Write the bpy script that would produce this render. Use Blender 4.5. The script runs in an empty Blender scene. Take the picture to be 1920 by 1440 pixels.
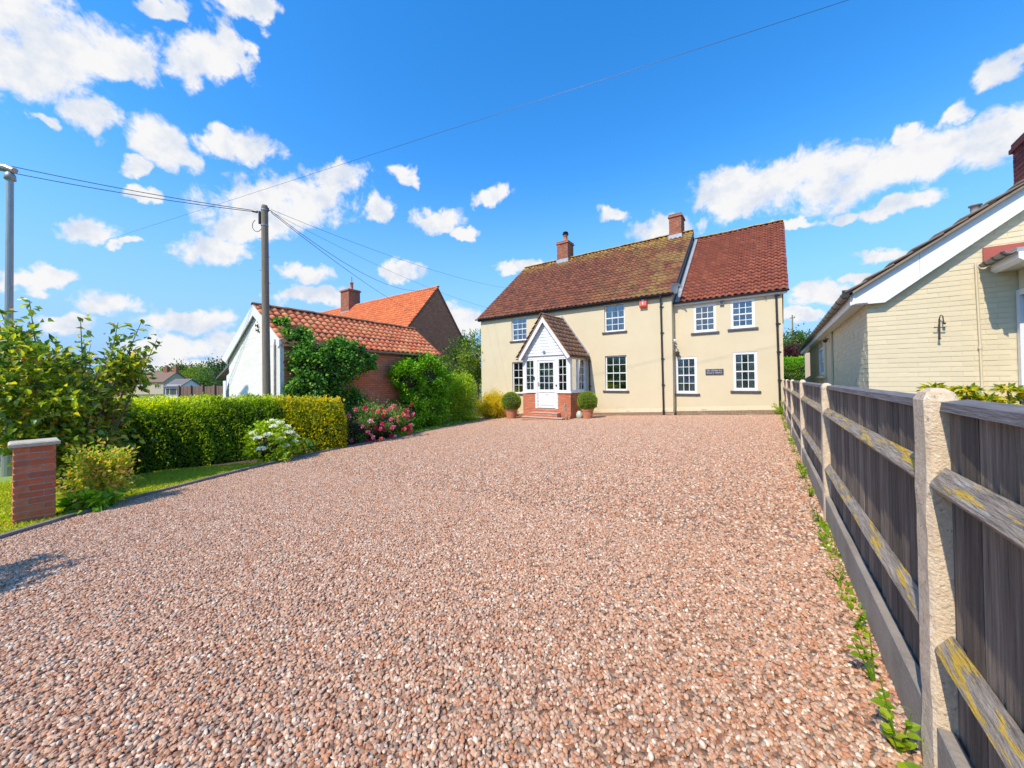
import bpy, math, random
import numpy as np
from mathutils import Vector, Matrix, Euler
R = math.radians
SC = bpy.context.scene
COL = SC.collection
rng = np.random.default_rng(7)
random.seed(7)

# ------------------------------------------------------------------ camera
# world: x runs right along the front of the cream house, y runs away along the drive, z up; the fence foot is z = 0
YAW, PITCH, ROLL = R(35.6), 0.014, 0.0114
cam = bpy.data.cameras.new('camera')
cam_ob = bpy.data.objects.new('camera', cam)
COL.objects.link(cam_ob)
fh = Vector((-math.sin(YAW), math.cos(YAW), 0)); rt = Vector((math.cos(YAW), math.sin(YAW), 0)); uz = Vector((0, 0, 1))
fw = fh * math.cos(PITCH) + uz * math.sin(PITCH); up = uz * math.cos(PITCH) - fh * math.sin(PITCH)
cx_ = rt * math.cos(ROLL) - up * math.sin(ROLL); cy_ = rt * math.sin(ROLL) + up * math.cos(ROLL)
m = Matrix((cx_, cy_, -fw)).transposed().to_4x4(); m.translation = (0, 0, 1.24)
cam_ob.matrix_world = m
cam.sensor_width = 36; cam.lens = 12.99; cam.shift_y = -0.00844
cam.clip_start = 0.05; cam.clip_end = 6000
SC.camera = cam_ob

# ------------------------------------------------------------------ sun and sky
SUN_EL, SUN_AZ = R(49), R(188)          # azimuth clockwise from +y: behind the camera, a little to its left
sd = Vector((math.sin(SUN_AZ) * math.cos(SUN_EL), math.cos(SUN_AZ) * math.cos(SUN_EL), math.sin(SUN_EL)))
sun = bpy.data.lights.new('sun', 'SUN'); sun.energy = 4.9; sun.angle = R(0.53); sun.color = (1.0, 0.90, 0.75)
so = bpy.data.objects.new('sun', sun); COL.objects.link(so)
so.rotation_euler = sd.to_track_quat('Z', 'Y').to_euler()
vs = SC.view_settings
vs.view_transform = 'Standard'; vs.look = 'None'; vs.gamma = 1; vs.use_curve_mapping = False; vs.exposure = 0.0

# clouds: azimuth, elevation, half width, half height (degrees), tilt
CLOUDS = [(-88.1, 29.0, 7.6, 3.7, 35), (-89.4, 31.0, 4.6, 2.9, 34), (-82.8, 31.1, 4.3, 2.4, 33), (-76.3, 34.5, 3.8, 2.4, 34), (-79.3, 37.1, 2.4, 0.9, 29), (-71.1, 40.1, 2.8, 1.5, 24), (-72.5, 36.6, 1.3, 2.6, 24), (-83.9, 25.4, 2.7, 1.7, 10), (-78.4, 25.8, 3.0, 2.7, -15), (-71.8, 28.2, 4.3, 1.7, 13), (-80.6, 22.5, 1.4, 0.8, 20), (-80.6, 20.1, 1.6, 0.8, 18), (-67.4, 23.0, 9.5, 3.9, 17), (-61.0, 26.1, 4.9, 2.7, 25), (-71.4, 19.1, 4.2, 1.9, 13), (-55.3, 23.5, 2.0, 1.9, 26), (-51.1, 28.2, 2.2, 1.4, 7), (-47.2, 23.3, 4.0, 1.8, 4), (-38.4, 26.5, 3.9, 1.2, 8), (-42.8, 21.8, 2.3, 1.0, 11), (-84.6, 15.1, 2.2, 1.5, 16), (-81.9, 14.8, 1.5, 0.6, 27), (-74.5, 15.7, 4.1, 2.0, 12), (-64.6, 14.6, 4.1, 1.5, 7), (-51.8, 16.1, 3.2, 1.9, 4), (-87.7, 9.8, 2.8, 1.1, 11), (-82.9, 8.4, 3.1, 1.7, 8), (-76.5, 7.4, 4.6, 1.8, 13), (-63.7, 11.7, 5.7, 1.4, 5), (-33.7, 17.3, 4.7, 1.4, 4), (-42.8, 9.2, 3.4, 2.7, 0), (-19.9, 23.7, 2.7, 1.3, -7), (-12.9, 20.9, 4.5, 2.6, 6), (-2.8, 23.0, 7.6, 3.6, -8), (5.2, 22.5, 7.1, 3.7, -10), (11.3, 21.9, 4.6, 2.8, -4), (16.7, 21.4, 3.4, 2.3, -6), (15.3, 24.2, 1.2, 1.2, -15), (18.1, 26.4, 2.0, 1.7, -32), (11.7, 24.7, 1.5, 1.1, -25), (11.2, 17.7, 3.3, 1.1, 0), (7.0, 18.0, 2.5, 0.7, -1), (1.3, 18.6, 3.2, 0.7, -8), (9.7, 12.9, 2.3, 0.7, -14), (4.3, 9.8, 2.6, 1.4, 1), (7.8, 10.7, 1.4, 0.9, -11), (-77.2, 4.4, 6.1, 1.8, 13), (-86.1, 5.9, 2.7, 1.3, 6), (2.5, 7.6, 3.1, 0.9, -7), (-79.2, 1.9, 7.0, 1.0, 9), (-87.6, 24.1, 0.8, 0.9, 27)]

def build_world():
    w = bpy.data.worlds.new('World'); SC.world = w; w.use_nodes = True
    nt = w.node_tree; N = nt.nodes; L = nt.links; N.clear()
    def nd(t, **k):
        n = N.new(t)
        for a, b in k.items(): setattr(n, a, b)
        return n
    def math_(op, a, b=None, clamp=False):
        n = nd('ShaderNodeMath', operation=op, use_clamp=clamp)
        for i, v in enumerate((a, b)):
            if v is None: continue
            if isinstance(v, (int, float)): n.inputs[i].default_value = v
            else: L.new(v, n.inputs[i])
        return n.outputs[0]
    sky = nd('ShaderNodeTexSky', sky_type='NISHITA', sun_disc=False)
    sky.sun_elevation = SUN_EL; sky.sun_rotation = SUN_AZ; sky.air_density = 1.0; sky.dust_density = 0.25; sky.ozone_density = 2.2; sky.altitude = 100
    hs = nd('ShaderNodeHueSaturation'); hs.inputs['Saturation'].default_value = 1.38; hs.inputs['Value'].default_value = 2.7; hs.inputs['Hue'].default_value = 0.502
    L.new(sky.outputs[0], hs.inputs['Color'])
    geo = nd('ShaderNodeTexCoord').outputs['Generated']
    def noise(scale, detail, rough=0.5, vec=geo, dist=0.0):
        n = nd('ShaderNodeTexNoise'); n.inputs['Scale'].default_value = scale; n.inputs['Detail'].default_value = detail
        n.inputs['Roughness'].default_value = rough; n.inputs['Distortion'].default_value = dist; L.new(vec, n.inputs['Vector']); return n
    def vm(op, a, b):
        n = nd('ShaderNodeVectorMath', operation=op)
        for i, v in enumerate((a, b)):
            if isinstance(v, tuple): n.inputs[i].default_value = v
            else: L.new(v, n.inputs[i])
        return n
    w1 = noise(7, 3, .55); o1 = vm('SUBTRACT', w1.outputs['Color'], (.5, .5, .5)).outputs[0]
    s1 = vm('MULTIPLY', o1, (.085, .085, .06)).outputs[0]
    w2 = noise(28, 3, .6); o2 = vm('SUBTRACT', w2.outputs['Color'], (.5, .5, .5)).outputs[0]
    s2 = vm('MULTIPLY', o2, (.045, .045, .04)).outputs[0]
    P = vm('ADD', vm('ADD', geo, s1).outputs[0], s2).outputs[0]
    best = None
    for az, el, ra, re, t in CLOUDS:
        a, e = R(az), R(el)
        d = Vector((math.sin(a) * math.cos(e), math.cos(a) * math.cos(e), math.sin(e)))
        T = Vector((math.cos(a), -math.sin(a), 0)); E_ = T.cross(d)
        tt = R(t); X = T * math.cos(tt) + E_ * math.sin(tt); Z = E_ * math.cos(tt) - T * math.sin(tt)
        mr = Matrix((X, d, Z)).transposed(); eu = mr.to_euler('XYZ')
        mp = nd('ShaderNodeMapping', vector_type='TEXTURE')
        mp.inputs['Location'].default_value = d; mp.inputs['Rotation'].default_value = eu
        mp.inputs['Scale'].default_value = (math.tan(R(ra)) * 1.18, 1.0, math.tan(R(re)) * 1.2)
        L.new(P, mp.inputs['Vector'])
        ln = nd('ShaderNodeVectorMath', operation='LENGTH'); L.new(mp.outputs[0], ln.inputs[0])
        v = math_('SUBTRACT', 1.0, ln.outputs['Value'])
        best = v if best is None else math_('SMOOTH_MAX' if False else 'MAXIMUM', best, v)
    # scattered clouds round the unseen rest of the sky, cover raised for whiter fill light
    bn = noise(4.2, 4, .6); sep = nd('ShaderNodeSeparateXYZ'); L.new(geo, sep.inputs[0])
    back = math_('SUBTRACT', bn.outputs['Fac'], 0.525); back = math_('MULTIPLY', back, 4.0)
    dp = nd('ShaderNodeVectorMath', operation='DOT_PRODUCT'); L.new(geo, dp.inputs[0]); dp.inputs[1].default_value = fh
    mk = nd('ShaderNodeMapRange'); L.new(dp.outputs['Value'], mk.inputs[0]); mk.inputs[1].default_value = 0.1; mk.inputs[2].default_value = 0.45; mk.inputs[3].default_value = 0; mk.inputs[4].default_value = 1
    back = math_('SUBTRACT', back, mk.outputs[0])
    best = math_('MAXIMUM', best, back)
    f1 = noise(17, 10, .66, dist=.3)
    f2 = noise(5, 3, .5)
    er = math_('MULTIPLY', f1.outputs['Fac'], 1.55)
    val = math_('SUBTRACT', math_('MULTIPLY', math_('MINIMUM', best, 0.60), 1.45), math_('SUBTRACT', math_('MULTIPLY', f1.outputs['Fac'], 2.1), 0.80))
    ss = nd('ShaderNodeMapRange', interpolation_type='SMOOTHSTEP'); L.new(val, ss.inputs[0]); ss.inputs[1].default_value = -0.06; ss.inputs[2].default_value = 0.50
    dens = ss.outputs[0]
    # cloud brightness: thick parts white, undersides and hollows a little grey blue
    sh = noise(15, 6, .6, vec=vm('ADD', geo, (0, 0, .03)).outputs[0])
    cr = nd('ShaderNodeValToRGB'); cr.color_ramp.elements[0].position = .36; cr.color_ramp.elements[0].color = (.72, .80, .93, 1)
    cr.color_ramp.elements[1].position = .55; cr.color_ramp.elements[1].color = (.99, .99, 1.0, 1)
    L.new(sh.outputs['Fac'], cr.inputs[0])
    bgs = nd('ShaderNodeBackground'); bgs.inputs['Strength'].default_value = 0.12; L.new(hs.outputs[0], bgs.inputs['Color'])
    bgc = nd('ShaderNodeBackground'); bgc.inputs['Strength'].default_value = 0.95; L.new(cr.outputs[0], bgc.inputs['Color'])
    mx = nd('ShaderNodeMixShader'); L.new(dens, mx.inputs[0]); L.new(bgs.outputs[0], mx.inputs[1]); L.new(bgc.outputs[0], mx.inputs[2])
    # bright haze low over the horizon
    hz = nd('ShaderNodeMapRange', interpolation_type='SMOOTHSTEP'); L.new(sep.outputs['Z'], hz.inputs[0]); hz.inputs[1].default_value = -0.02; hz.inputs[2].default_value = 0.52; hz.inputs[3].default_value = 0.98; hz.inputs[4].default_value = 0.0
    bgh = nd('ShaderNodeBackground'); bgh.inputs['Strength'].default_value = 0.90; bgh.inputs['Color'].default_value = (.33, .60, 1.06, 1)
    mh = nd('ShaderNodeMixShader'); L.new(hz.outputs[0], mh.inputs[0]); L.new(bgs.outputs[0], mh.inputs[1]); L.new(bgh.outputs[0], mh.inputs[2])
    L.new(mh.outputs[0], mx.inputs[1])
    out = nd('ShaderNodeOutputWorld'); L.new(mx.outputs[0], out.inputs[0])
    w.cycles.sampling_method = 'MANUAL'; w.cycles.sample_map_resolution = 512
build_world()

# ------------------------------------------------------------------ materials
MATS = {}
def mat(name, c, c2=None, scale=8.0, rough=.8, bump=0.0, bscale=40.0, detail=4.0, metal=0.0, spec=.5, rand=0.0, stretch=None,
        ramp=None, trans=0.0, stain=None, coord='Object', bdist=.01, rnd_mix=0.0):
    """c..c2 mixed by noise; ramp = colours picked per piece (object random + face attribute rnd); rand = value jitter per piece;
    stain = (colour, scale, threshold, softness) a second patchy layer"""
    if name in MATS: return MATS[name]
    mt = bpy.data.materials.new(name); mt.use_nodes = True; MATS[name] = mt
    nt = mt.node_tree; N = nt.nodes; L = nt.links; N.clear()
    out = N.new('ShaderNodeOutputMaterial'); bs = N.new('ShaderNodeBsdfPrincipled')
    bs.inputs['Roughness'].default_value = rough; bs.inputs['Metallic'].default_value = metal
    bs.inputs['Specular IOR Level'].default_value = spec
    tc = N.new('ShaderNodeTexCoord'); vec = tc.outputs[coord]
    if stretch:
        mp = N.new('ShaderNodeMapping'); mp.inputs['Scale'].default_value = stretch; L.new(vec, mp.inputs[0]); vec = mp.outputs[0]
    def noise(s, d=4.0, r=.6, v=None):
        n = N.new('ShaderNodeTexNoise'); n.inputs['Scale'].default_value = s; n.inputs['Detail'].default_value = d
        n.inputs['Roughness'].default_value = r; L.new(v or vec, n.inputs['Vector']); return n.outputs['Fac']
    def mixc(f, a, b, mode='MIX'):
        x = N.new('ShaderNodeMix'); x.data_type = 'RGBA'; x.blend_type = mode
        for i, v in ((0, f), (6, a), (7, b)):
            if hasattr(v, 'is_linked') or hasattr(v, 'links'): L.new(v, x.inputs[i])
            elif isinstance(v, (int, float)): x.inputs[i].default_value = v
            else: x.inputs[i].default_value = (*v, 1)
        return x.outputs[2]
    rv = None
    if ramp or rand:
        oi = N.new('ShaderNodeObjectInfo'); at = N.new('ShaderNodeAttribute'); at.attribute_name = 'rnd'
        ad = N.new('ShaderNodeMath'); ad.operation = 'ADD'; L.new(oi.outputs['Random'], ad.inputs[0]); L.new(at.outputs['Fac'], ad.inputs[1])
        fr = N.new('ShaderNodeMath'); fr.operation = 'FRACT'; L.new(ad.outputs[0], fr.inputs[0]); rv = fr.outputs[0]
    if ramp:
        cr = N.new('ShaderNodeValToRGB'); els = cr.color_ramp.elements; k = len(ramp)
        while len(els) < k: els.new(.5)
        for i, cc in enumerate(ramp): els[i].position = i / max(1, k - 1); els[i].color = (*cc, 1)
        L.new(rv, cr.inputs[0]); col = cr.outputs[0]
        if c2:
            mr = N.new('ShaderNodeMapRange'); L.new(noise(scale, detail), mr.inputs[0]); mr.inputs[1].default_value = .35; mr.inputs[2].default_value = .65; mr.inputs[4].default_value = .7
            col = mixc(mr.outputs[0], col, c2)
    elif c2:
        mr = N.new('ShaderNodeMapRange'); L.new(noise(scale, detail), mr.inputs[0]); mr.inputs[1].default_value = .3; mr.inputs[2].default_value = .7
        col = mixc(mr.outputs[0], c, c2)
    else:
        cn = N.new('ShaderNodeRGB'); cn.outputs[0].default_value = (*c, 1); col = cn.outputs[0]
    if rand:
        mr = N.new('ShaderNodeMapRange'); L.new(rv, mr.inputs[0]); mr.inputs[3].default_value = 1 - rand; mr.inputs[4].default_value = 1 + rand
        hv = N.new('ShaderNodeHueSaturation'); L.new(mr.outputs[0], hv.inputs['Value']); L.new(col, hv.inputs['Color']); col = hv.outputs[0]
    for st in (stain if isinstance(stain, list) else [stain] if stain else []):
        mr = N.new('ShaderNodeMapRange'); mr.interpolation_type = 'SMOOTHSTEP'
        L.new(noise(st[1], 6.0, .65), mr.inputs[0]); mr.inputs[1].default_value = st[2]; mr.inputs[2].default_value = st[2] + st[3]
        mr.inputs[4].default_value = st[4] if len(st) > 4 else 1.0
        f_ = mr.outputs[0]
        if len(st) > 5:
            sx = N.new('ShaderNodeSeparateXYZ'); L.new(tc.outputs['Object'], sx.inputs[0]); m2 = N.new('ShaderNodeMapRange'); L.new(sx.outputs[st[5][0]], m2.inputs[0]); m2.inputs[1].default_value = st[5][1]; m2.inputs[2].default_value = st[5][2]
            mm = N.new('ShaderNodeMath'); mm.operation = 'MULTIPLY'; L.new(f_, mm.inputs[0]); L.new(m2.outputs[0], mm.inputs[1]); f_ = mm.outputs[0]
        col = mixc(f_, col, st[0])
    L.new(col, bs.inputs['Base Color'])
    if bump:
        b = N.new('ShaderNodeBump'); b.inputs['Strength'].default_value = bump; b.inputs['Distance'].default_value = bdist
        L.new(noise(bscale, 5.0, .6), b.inputs['Height']); L.new(b.outputs[0], bs.inputs['Normal'])
    if trans:
        tl = N.new('ShaderNodeBsdfTranslucent'); tcx = mixc(.5, col, (.75, .85, .12), 'MULTIPLY')
        hv = N.new('ShaderNodeHueSaturation'); hv.inputs['Value'].default_value = 1.9; hv.inputs['Saturation'].default_value = 1.1; L.new(col, hv.inputs['Color']); L.new(hv.outputs[0], tl.inputs['Color'])
        ms = N.new('ShaderNodeMixShader'); ms.inputs[0].default_value = trans; L.new(bs.outputs[0], ms.inputs[1]); L.new(tl.outputs[0], ms.inputs[2]); L.new(ms.outputs[0], out.inputs[0])
    else:
        L.new(bs.outputs[0], out.inputs[0])
    return mt

def glass_mat():
    mt = bpy.data.materials.new('window_glass'); mt.use_nodes = True; nt = mt.node_tree; N = nt.nodes; L = nt.links; N.clear()
    out = N.new('ShaderNodeOutputMaterial'); tr = N.new('ShaderNodeBsdfTransparent'); tr.inputs[0].default_value = (.72, .78, .80, 1)
    gl = N.new('ShaderNodeBsdfGlossy'); gl.inputs['Roughness'].default_value = 0.02; gl.inputs['Color'].default_value = (.9, .95, 1, 1)
    lw = N.new('ShaderNodeLayerWeight'); lw.inputs['Blend'].default_value = .35
    mr = N.new('ShaderNodeMapRange'); mr.inputs[3].default_value = .10; mr.inputs[4].default_value = .85; L.new(lw.outputs['Fresnel'], mr.inputs[0])
    nz = N.new('ShaderNodeTexNoise'); nz.inputs['Scale'].default_value = 3.0; b = N.new('ShaderNodeBump'); b.inputs['Strength'].default_value = .05; b.inputs['Distance'].default_value = .02
    L.new(nz.outputs['Fac'], b.inputs['Height']); L.new(b.outputs[0], gl.inputs['Normal'])
    mx = N.new('ShaderNodeMixShader'); L.new(mr.outputs[0], mx.inputs[0]); L.new(tr.outputs[0], mx.inputs[1]); L.new(gl.outputs[0], mx.inputs[2]); L.new(mx.outputs[0], out.inputs[0])
    return mt
GLASS = glass_mat()

CREAM = mat('cream_render', (.71, .605, .395), (.665, .56, .36), 1.3, .9, .25, 55, 6, bdist=.004, stain=[((.66, .57, .38), .9, .60, .2, .35), ((.52, .47, .33), 2.5, .70, .1, .35), ((.46, .38, .25), 5.0, .42, .3, .55, (2, .62, .22))])
CREAM_BRICK = mat('cream_painted_brick', (.74, .635, .42), (.69, .59, .38), 3, .75, .35, 60, 5, rand=.035, bdist=.004, stain=((.62, .54, .36), 5, .66, .12, .5))
WHITE_BRICK = mat('white_painted_brick', (.82, .80, .70), (.77, .74, .64), 3, .8, .4, 50, 5, rand=.05, bdist=.006, stain=((.60, .56, .46), 4, .66, .12, .5))
WHITE = mat('white_gloss', (.82, .82, .80), (.78, .78, .76), 5, .35, .05, 30)
SILL = mat('dark_sill_paint', (.07, .068, .08), (.10, .095, .10), 9, .6, .2, 40)
BLACK = mat('black_plastic', (.022, .022, .024), (.035, .035, .037), 12, .4, .05)
MORTAR = mat('mortar', (.46, .40, .33), (.36, .31, .26), 30, .95, .5, 120, bdist=.005)
MORTAR_DARK = mat('old_mortar', (.26, .20, .16), (.18, .13, .10), 30, .95, .5, 120, bdist=.005)
BRICK = mat('red_brick', None, (.42, .13, .07), 22, .9, .6, 90, 6, ramp=[(0.688, 0.161, 0.057), (0.495, 0.115, 0.049), (0.77, 0.218, 0.081), (0.413, 0.115, 0.065), (0.715, 0.253, 0.114), (0.605, 0.138, 0.049)], bdist=.006, stain=((.62, .42, .30), 14, .70, .1, .5))
BRICK_ORANGE = mat('orange_red_brick', None, (.58, .19, .09), 20, .9, .4, 90, 5, ramp=[(.62, .20, .09), (.52, .15, .08), (.68, .25, .12), (.48, .16, .10)], bdist=.006)
BRICK_OLD = mat('old_brown_brick', None, (.26, .10, .06), 14, .95, .5, 70, 6, ramp=[(.46, .18, .10), (.36, .13, .08), (.52, .22, .12), (.30, .12, .08), (.56, .23, .13)], bdist=.006, stain=((.16, .10, .07), 2.0, .58, .15, .7))
CONCRETE = mat('pale_concrete', (.60, .51, .38), (.46, .39, .29), 7, .95, .9, 140, 7, bdist=.008, stain=[((.30, .27, .21), 10, .60, .10, .6), ((.72, .67, .55), 60, .58, .06, .8)])
PEBBLED = mat('pebbled_concrete', (.80, .64, .44), (.60, .45, .29), 30, .95, 1.0, 95, 6, bdist=.007, stain=[((.26, .21, .16), 55, .60, .05, .8), ((.78, .72, .60), 75, .58, .05, .8)])
WOOD = mat('weathered_wood', (.37, .285, .21), (.105, .082, .063), 3.2, .85, .9, 9, 8, stretch=(26, 26, 1.0), rand=.42, bdist=.02, stain=((.19, .17, .155), 3.0, .56, .1, .5))
RAILWOOD = mat('weathered_rail_wood', (.50, .42, .33), (.21, .175, .14), 3.0, .85, 1.0, 7, 8, stretch=(18, 2.0, 18), bdist=.02, stain=[((.68, .44, .05), 2.0, .55, .03, .95), ((.07, .065, .06), 1.6, .62, .06, .85), ((.56, .54, .50), 2.4, .60, .04, .6)])
GUTTER_GREY = mat('grey_gutter', (.32, .31, .30), (.22, .21, .20), 7, .5, .1)
LEAD = mat('lead_flashing', (.46, .48, .50), (.34, .36, .38), 6, .45, .3, 20, metal=.3)
POLEWOOD = mat('utility_pole_wood', (.30, .24, .18), (.19, .15, .11), 3, .9, .7, 8, 7, stretch=(14, 14, .9), bdist=.012, stain=((.22, .20, .10), 1.0, .6, .1, .6))
GALV = mat('galvanised_steel', (.42, .42, .40), (.33, .33, .32), 6, .45, .1, metal=.6, stretch=(4, 4, .6))
TERRA = mat('terracotta', (.62, .25, .13), (.52, .19, .10), 7, .8, .25, 60, stain=((.66, .48, .38), 5, .62, .12, .5))
SOIL = mat('garden_soil', (.060, .042, .030), (.11, .08, .055), 9, .95, 1, 30, 6, bdist=.03)
ASPHALT = mat('asphalt', (.055, .055, .058), (.075, .075, .078), 15, .9, .5, 200)
EARTH = mat('meadow_ground', (.075, .12, .025), (.13, .15, .045), 1.2, .95, .5, 40, 6, bdist=.02)
LAWN = mat('lawn_turf', (.18, .27, .03), (.26, .34, .05), 4, .95, .5, 60, 6, bdist=.02)
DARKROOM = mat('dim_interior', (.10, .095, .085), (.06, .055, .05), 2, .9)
CURTAIN = mat('pale_curtain', (.62, .62, .60), (.50, .50, .49), 4, .9, .4, 20, stretch=(8, 8, .5))
GREYRENDER = mat('pale_render', (.62, .54, .46), (.56, .49, .41), 2, .9, .2)
SLATE = mat('grey_roof_slate', (.15, .135, .125), (.20, .17, .15), 5, .7, .4, 30)
IRON = mat('black_wrought_iron', (.03, .026, .028), (.06, .045, .04), 16, .55, .3, 60)

def tile_mat(name, cols, stains, rough=.85):
    return mat(name, None, None, 10, rough, .5, 45, 5, ramp=cols, stain=stains, bdist=.008)
T_MAIN = tile_mat('old_brown_clay_tile', [(0.222, 0.069, 0.035), (0.148, 0.05, 0.03), (0.275, 0.092, 0.043), (0.111, 0.042, 0.027), (0.243, 0.074, 0.037), (0.18, 0.06, 0.033)],
                  [((.20, .085, .04), 1.1, .52, .2, .5), ((.36, .25, .07), 1.6, .40, .25, .8, (0, .6, 5.0)), ((.46, .31, .05), 3.0, .44, .15, .9, (2, 8.1, 8.8)), ((.50, .34, .05), 5, .66, .08, .6)])
T_WING = tile_mat('red_brown_clay_tile', [(0.288, 0.074, 0.037), (0.232, 0.058, 0.03), (0.336, 0.102, 0.053), (0.192, 0.054, 0.034), (0.303, 0.085, 0.045)], [((.20, .07, .045), 1.4, .54, .2, .6), ((.40, .26, .12), 6, .66, .08, .6)])
T_GAR = tile_mat('salmon_clay_tile', [(0.88, 0.267, 0.105), (0.81, 0.201, 0.078), (0.88, 0.348, 0.148), (0.712, 0.186, 0.078), (0.88, 0.294, 0.113)], [((.38, .16, .09), 2.2, .58, .15, .4), ((.62, .42, .20), 7, .68, .08, .5)])
T_BARN = tile_mat('bright_orange_clay_tile', [(.72, .18, .055), (.64, .15, .05), (.78, .23, .075), (.58, .14, .05)], [((.50, .14, .06), .9, .56, .2, .4)])
T_CONC = tile_mat('brown_concrete_tile', [(.30, .16, .09), (.26, .13, .075), (.34, .19, .11)], [((.40, .30, .16), 5, .62, .1, .5)])
T_BUNG = tile_mat('buff_weathered_tile', [(.26, .19, .13), (.20, .15, .11), (.32, .24, .16)], [((.12, .10, .08), 4, .56, .1, .7)])
RIDGE = mat('ridge_tile_lichen', (.34, .16, .07), (.26, .11, .06), 6, .9, .6, 30, ramp=[(.34, .14, .07), (.28, .11, .06), (.38, .18, .08)], stain=((.46, .33, .06), 3.5, .48, .12, .85))

# ------------------------------------------------------------------ mesh helpers
def link(o, parent=None):
    COL.objects.link(o)
    if parent is not None: o.parent = parent
    return o
def tag(o, label=None, cat=None, group=None, kind=None):
    if label: o['label'] = label
    if cat: o['category'] = cat
    if group: o['group'] = group
    if kind: o['kind'] = kind
    return o
def empty(name, loc=(0, 0, 0), label=None, cat=None, group=None, rz=0):
    o = bpy.data.objects.new(name, None); link(o); o.location = loc; o.rotation_euler = (0, 0, rz); o.empty_display_size = .2
    return tag(o, label, cat, group)

class MB:
    def __init__(s, frame=None):
        s.v = []; s.f = []; s.r = []; s.F = frame
    def p(s, q):
        if s.F is None: return tuple(q)
        O, A, B, Cc = s.F
        return tuple(O[i] + q[0] * A[i] + q[1] * B[i] + q[2] * Cc[i] for i in range(3))
    def poly(s, pts, rnd=0.0):
        n = len(s.v); s.v += [s.p(q) for q in pts]; s.f.append(tuple(range(n, n + len(pts)))); s.r.append(rnd)
    def hexa(s, c, rnd=0.0):      # 8 corners: bottom 4 ccw, top 4 ccw
        n = len(s.v); s.v += [s.p(q) for q in c]
        for f in ((0, 3, 2, 1), (4, 5, 6, 7), (0, 1, 5, 4), (1, 2, 6, 5), (2, 3, 7, 6), (3, 0, 4, 7)):
            s.f.append(tuple(n + i for i in f)); s.r.append(rnd)
    def box(s, x0, x1, y0, y1, z0, z1, rnd=0.0):
        s.hexa([(x0, y0, z0), (x1, y0, z0), (x1, y1, z0), (x0, y1, z0), (x0, y0, z1), (x1, y0, z1), (x1, y1, z1), (x0, y1, z1)], rnd)
    def bbox(s, x0, x1, y0, y1, z0, z1, b=.004, rnd=0.0):   # box with chamfered top and bottom edge
        n = len(s.v)
        for z, k in ((z0, b), (z0 + b, 0), (z1 - b, 0), (z1, b)):
            s.v += [s.p(q) for q in ((x0 + k, y0 + k, z), (x1 - k, y0 + k, z), (x1 - k, y1 - k, z), (x0 + k, y1 - k, z))]
        for l in range(3):
            for i in range(4):
                j = (i + 1) % 4; s.f.append((n + l * 4 + i, n + l * 4 + j, n + l * 4 + 4 + j, n + l * 4 + 4 + i)); s.r.append(rnd)
        s.f += [(n + 3, n + 2, n + 1, n), (n + 12, n + 13, n + 14, n + 15)]; s.r += [rnd, rnd]
    def prism(s, pts, d, rnd=0.0):   # planar polygon extruded by vector d
        k = len(pts); n = len(s.v); s.v += [s.p(q) for q in pts]; s.v += [s.p(tuple(q[i] + d[i] for i in range(3))) for q in pts]
        s.f.append(tuple(n + i for i in range(k))[::-1]); s.f.append(tuple(n + k + i for i in range(k)))
        for i in range(k):
            j = (i + 1) % k; s.f.append((n + i, n + j, n + k + j, n + k + i))
        s.r += [rnd] * (k + 2)
    def tube(s, pts, rad, n=8, cap=True, rnd=0.0):
        pts = [Vector(q) for q in pts]; rad = rad if isinstance(rad, (list, tuple)) else [rad] * len(pts); base = len(s.v); prev = None
        for i, q in enumerate(pts):
            d = (pts[min(i + 1, len(pts) - 1)] - pts[max(i - 1, 0)]).normalized()
            if prev is None:
                a = d.orthogonal().normalized() if abs(d.z) > .9 else d.cross(Vector((0, 0, 1))).normalized()
            else: a = (prev - d * prev.dot(d)).normalized()
            prev = a; b = d.cross(a)
            for k in range(n):
                t = 2 * math.pi * k / n; s.v.append(s.p(q + (a * math.cos(t) + b * math.sin(t)) * rad[i]))
        for i in range(len(pts) - 1):
            for k in range(n):
                k2 = (k + 1) % n; s.f.append((base + i * n + k, base + i * n + k2, base + (i + 1) * n + k2, base + (i + 1) * n + k)); s.r.append(rnd)
        if cap:
            s.f.append(tuple(base + k for k in range(n))[::-1]); s.f.append(tuple(base + (len(pts) - 1) * n + k for k in range(n))); s.r += [rnd, rnd]
    def lathe(s, prof, c=(0, 0, 0), n=20, rnd=0.0):
        base = len(s.v)
        for r, z in prof:
            for k in range(n):
                t = 2 * math.pi * k / n; s.v.append(s.p((c[0] + r * math.cos(t), c[1] + r * math.sin(t), c[2] + z)))
        for i in range(len(prof) - 1):
            for k in range(n):
                k2 = (k + 1) % n; s.f.append((base + i * n + k, base + i * n + k2, base + (i + 1) * n + k2, base + (i + 1) * n + k)); s.r.append(rnd)
    def mesh(s, name, material, smooth=False):
        me = bpy.data.meshes.new(name); me.from_pydata(s.v, [], s.f)
        me.materials.append(material)
        if any(s.r):
            at = me.attributes.new('rnd', 'FLOAT', 'FACE'); at.data.foreach_set('value', np.array(s.r, dtype=np.float32))
        if smooth: me.shade_smooth()
        me.update(); return me
    def build(s, name, material, parent=None, loc=None, smooth=False, **k):
        o = bpy.data.objects.new(name, s.mesh(name, material, smooth)); link(o, parent)
        if loc is not None: o.location = loc
        return tag(o, **k) if k else o

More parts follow.
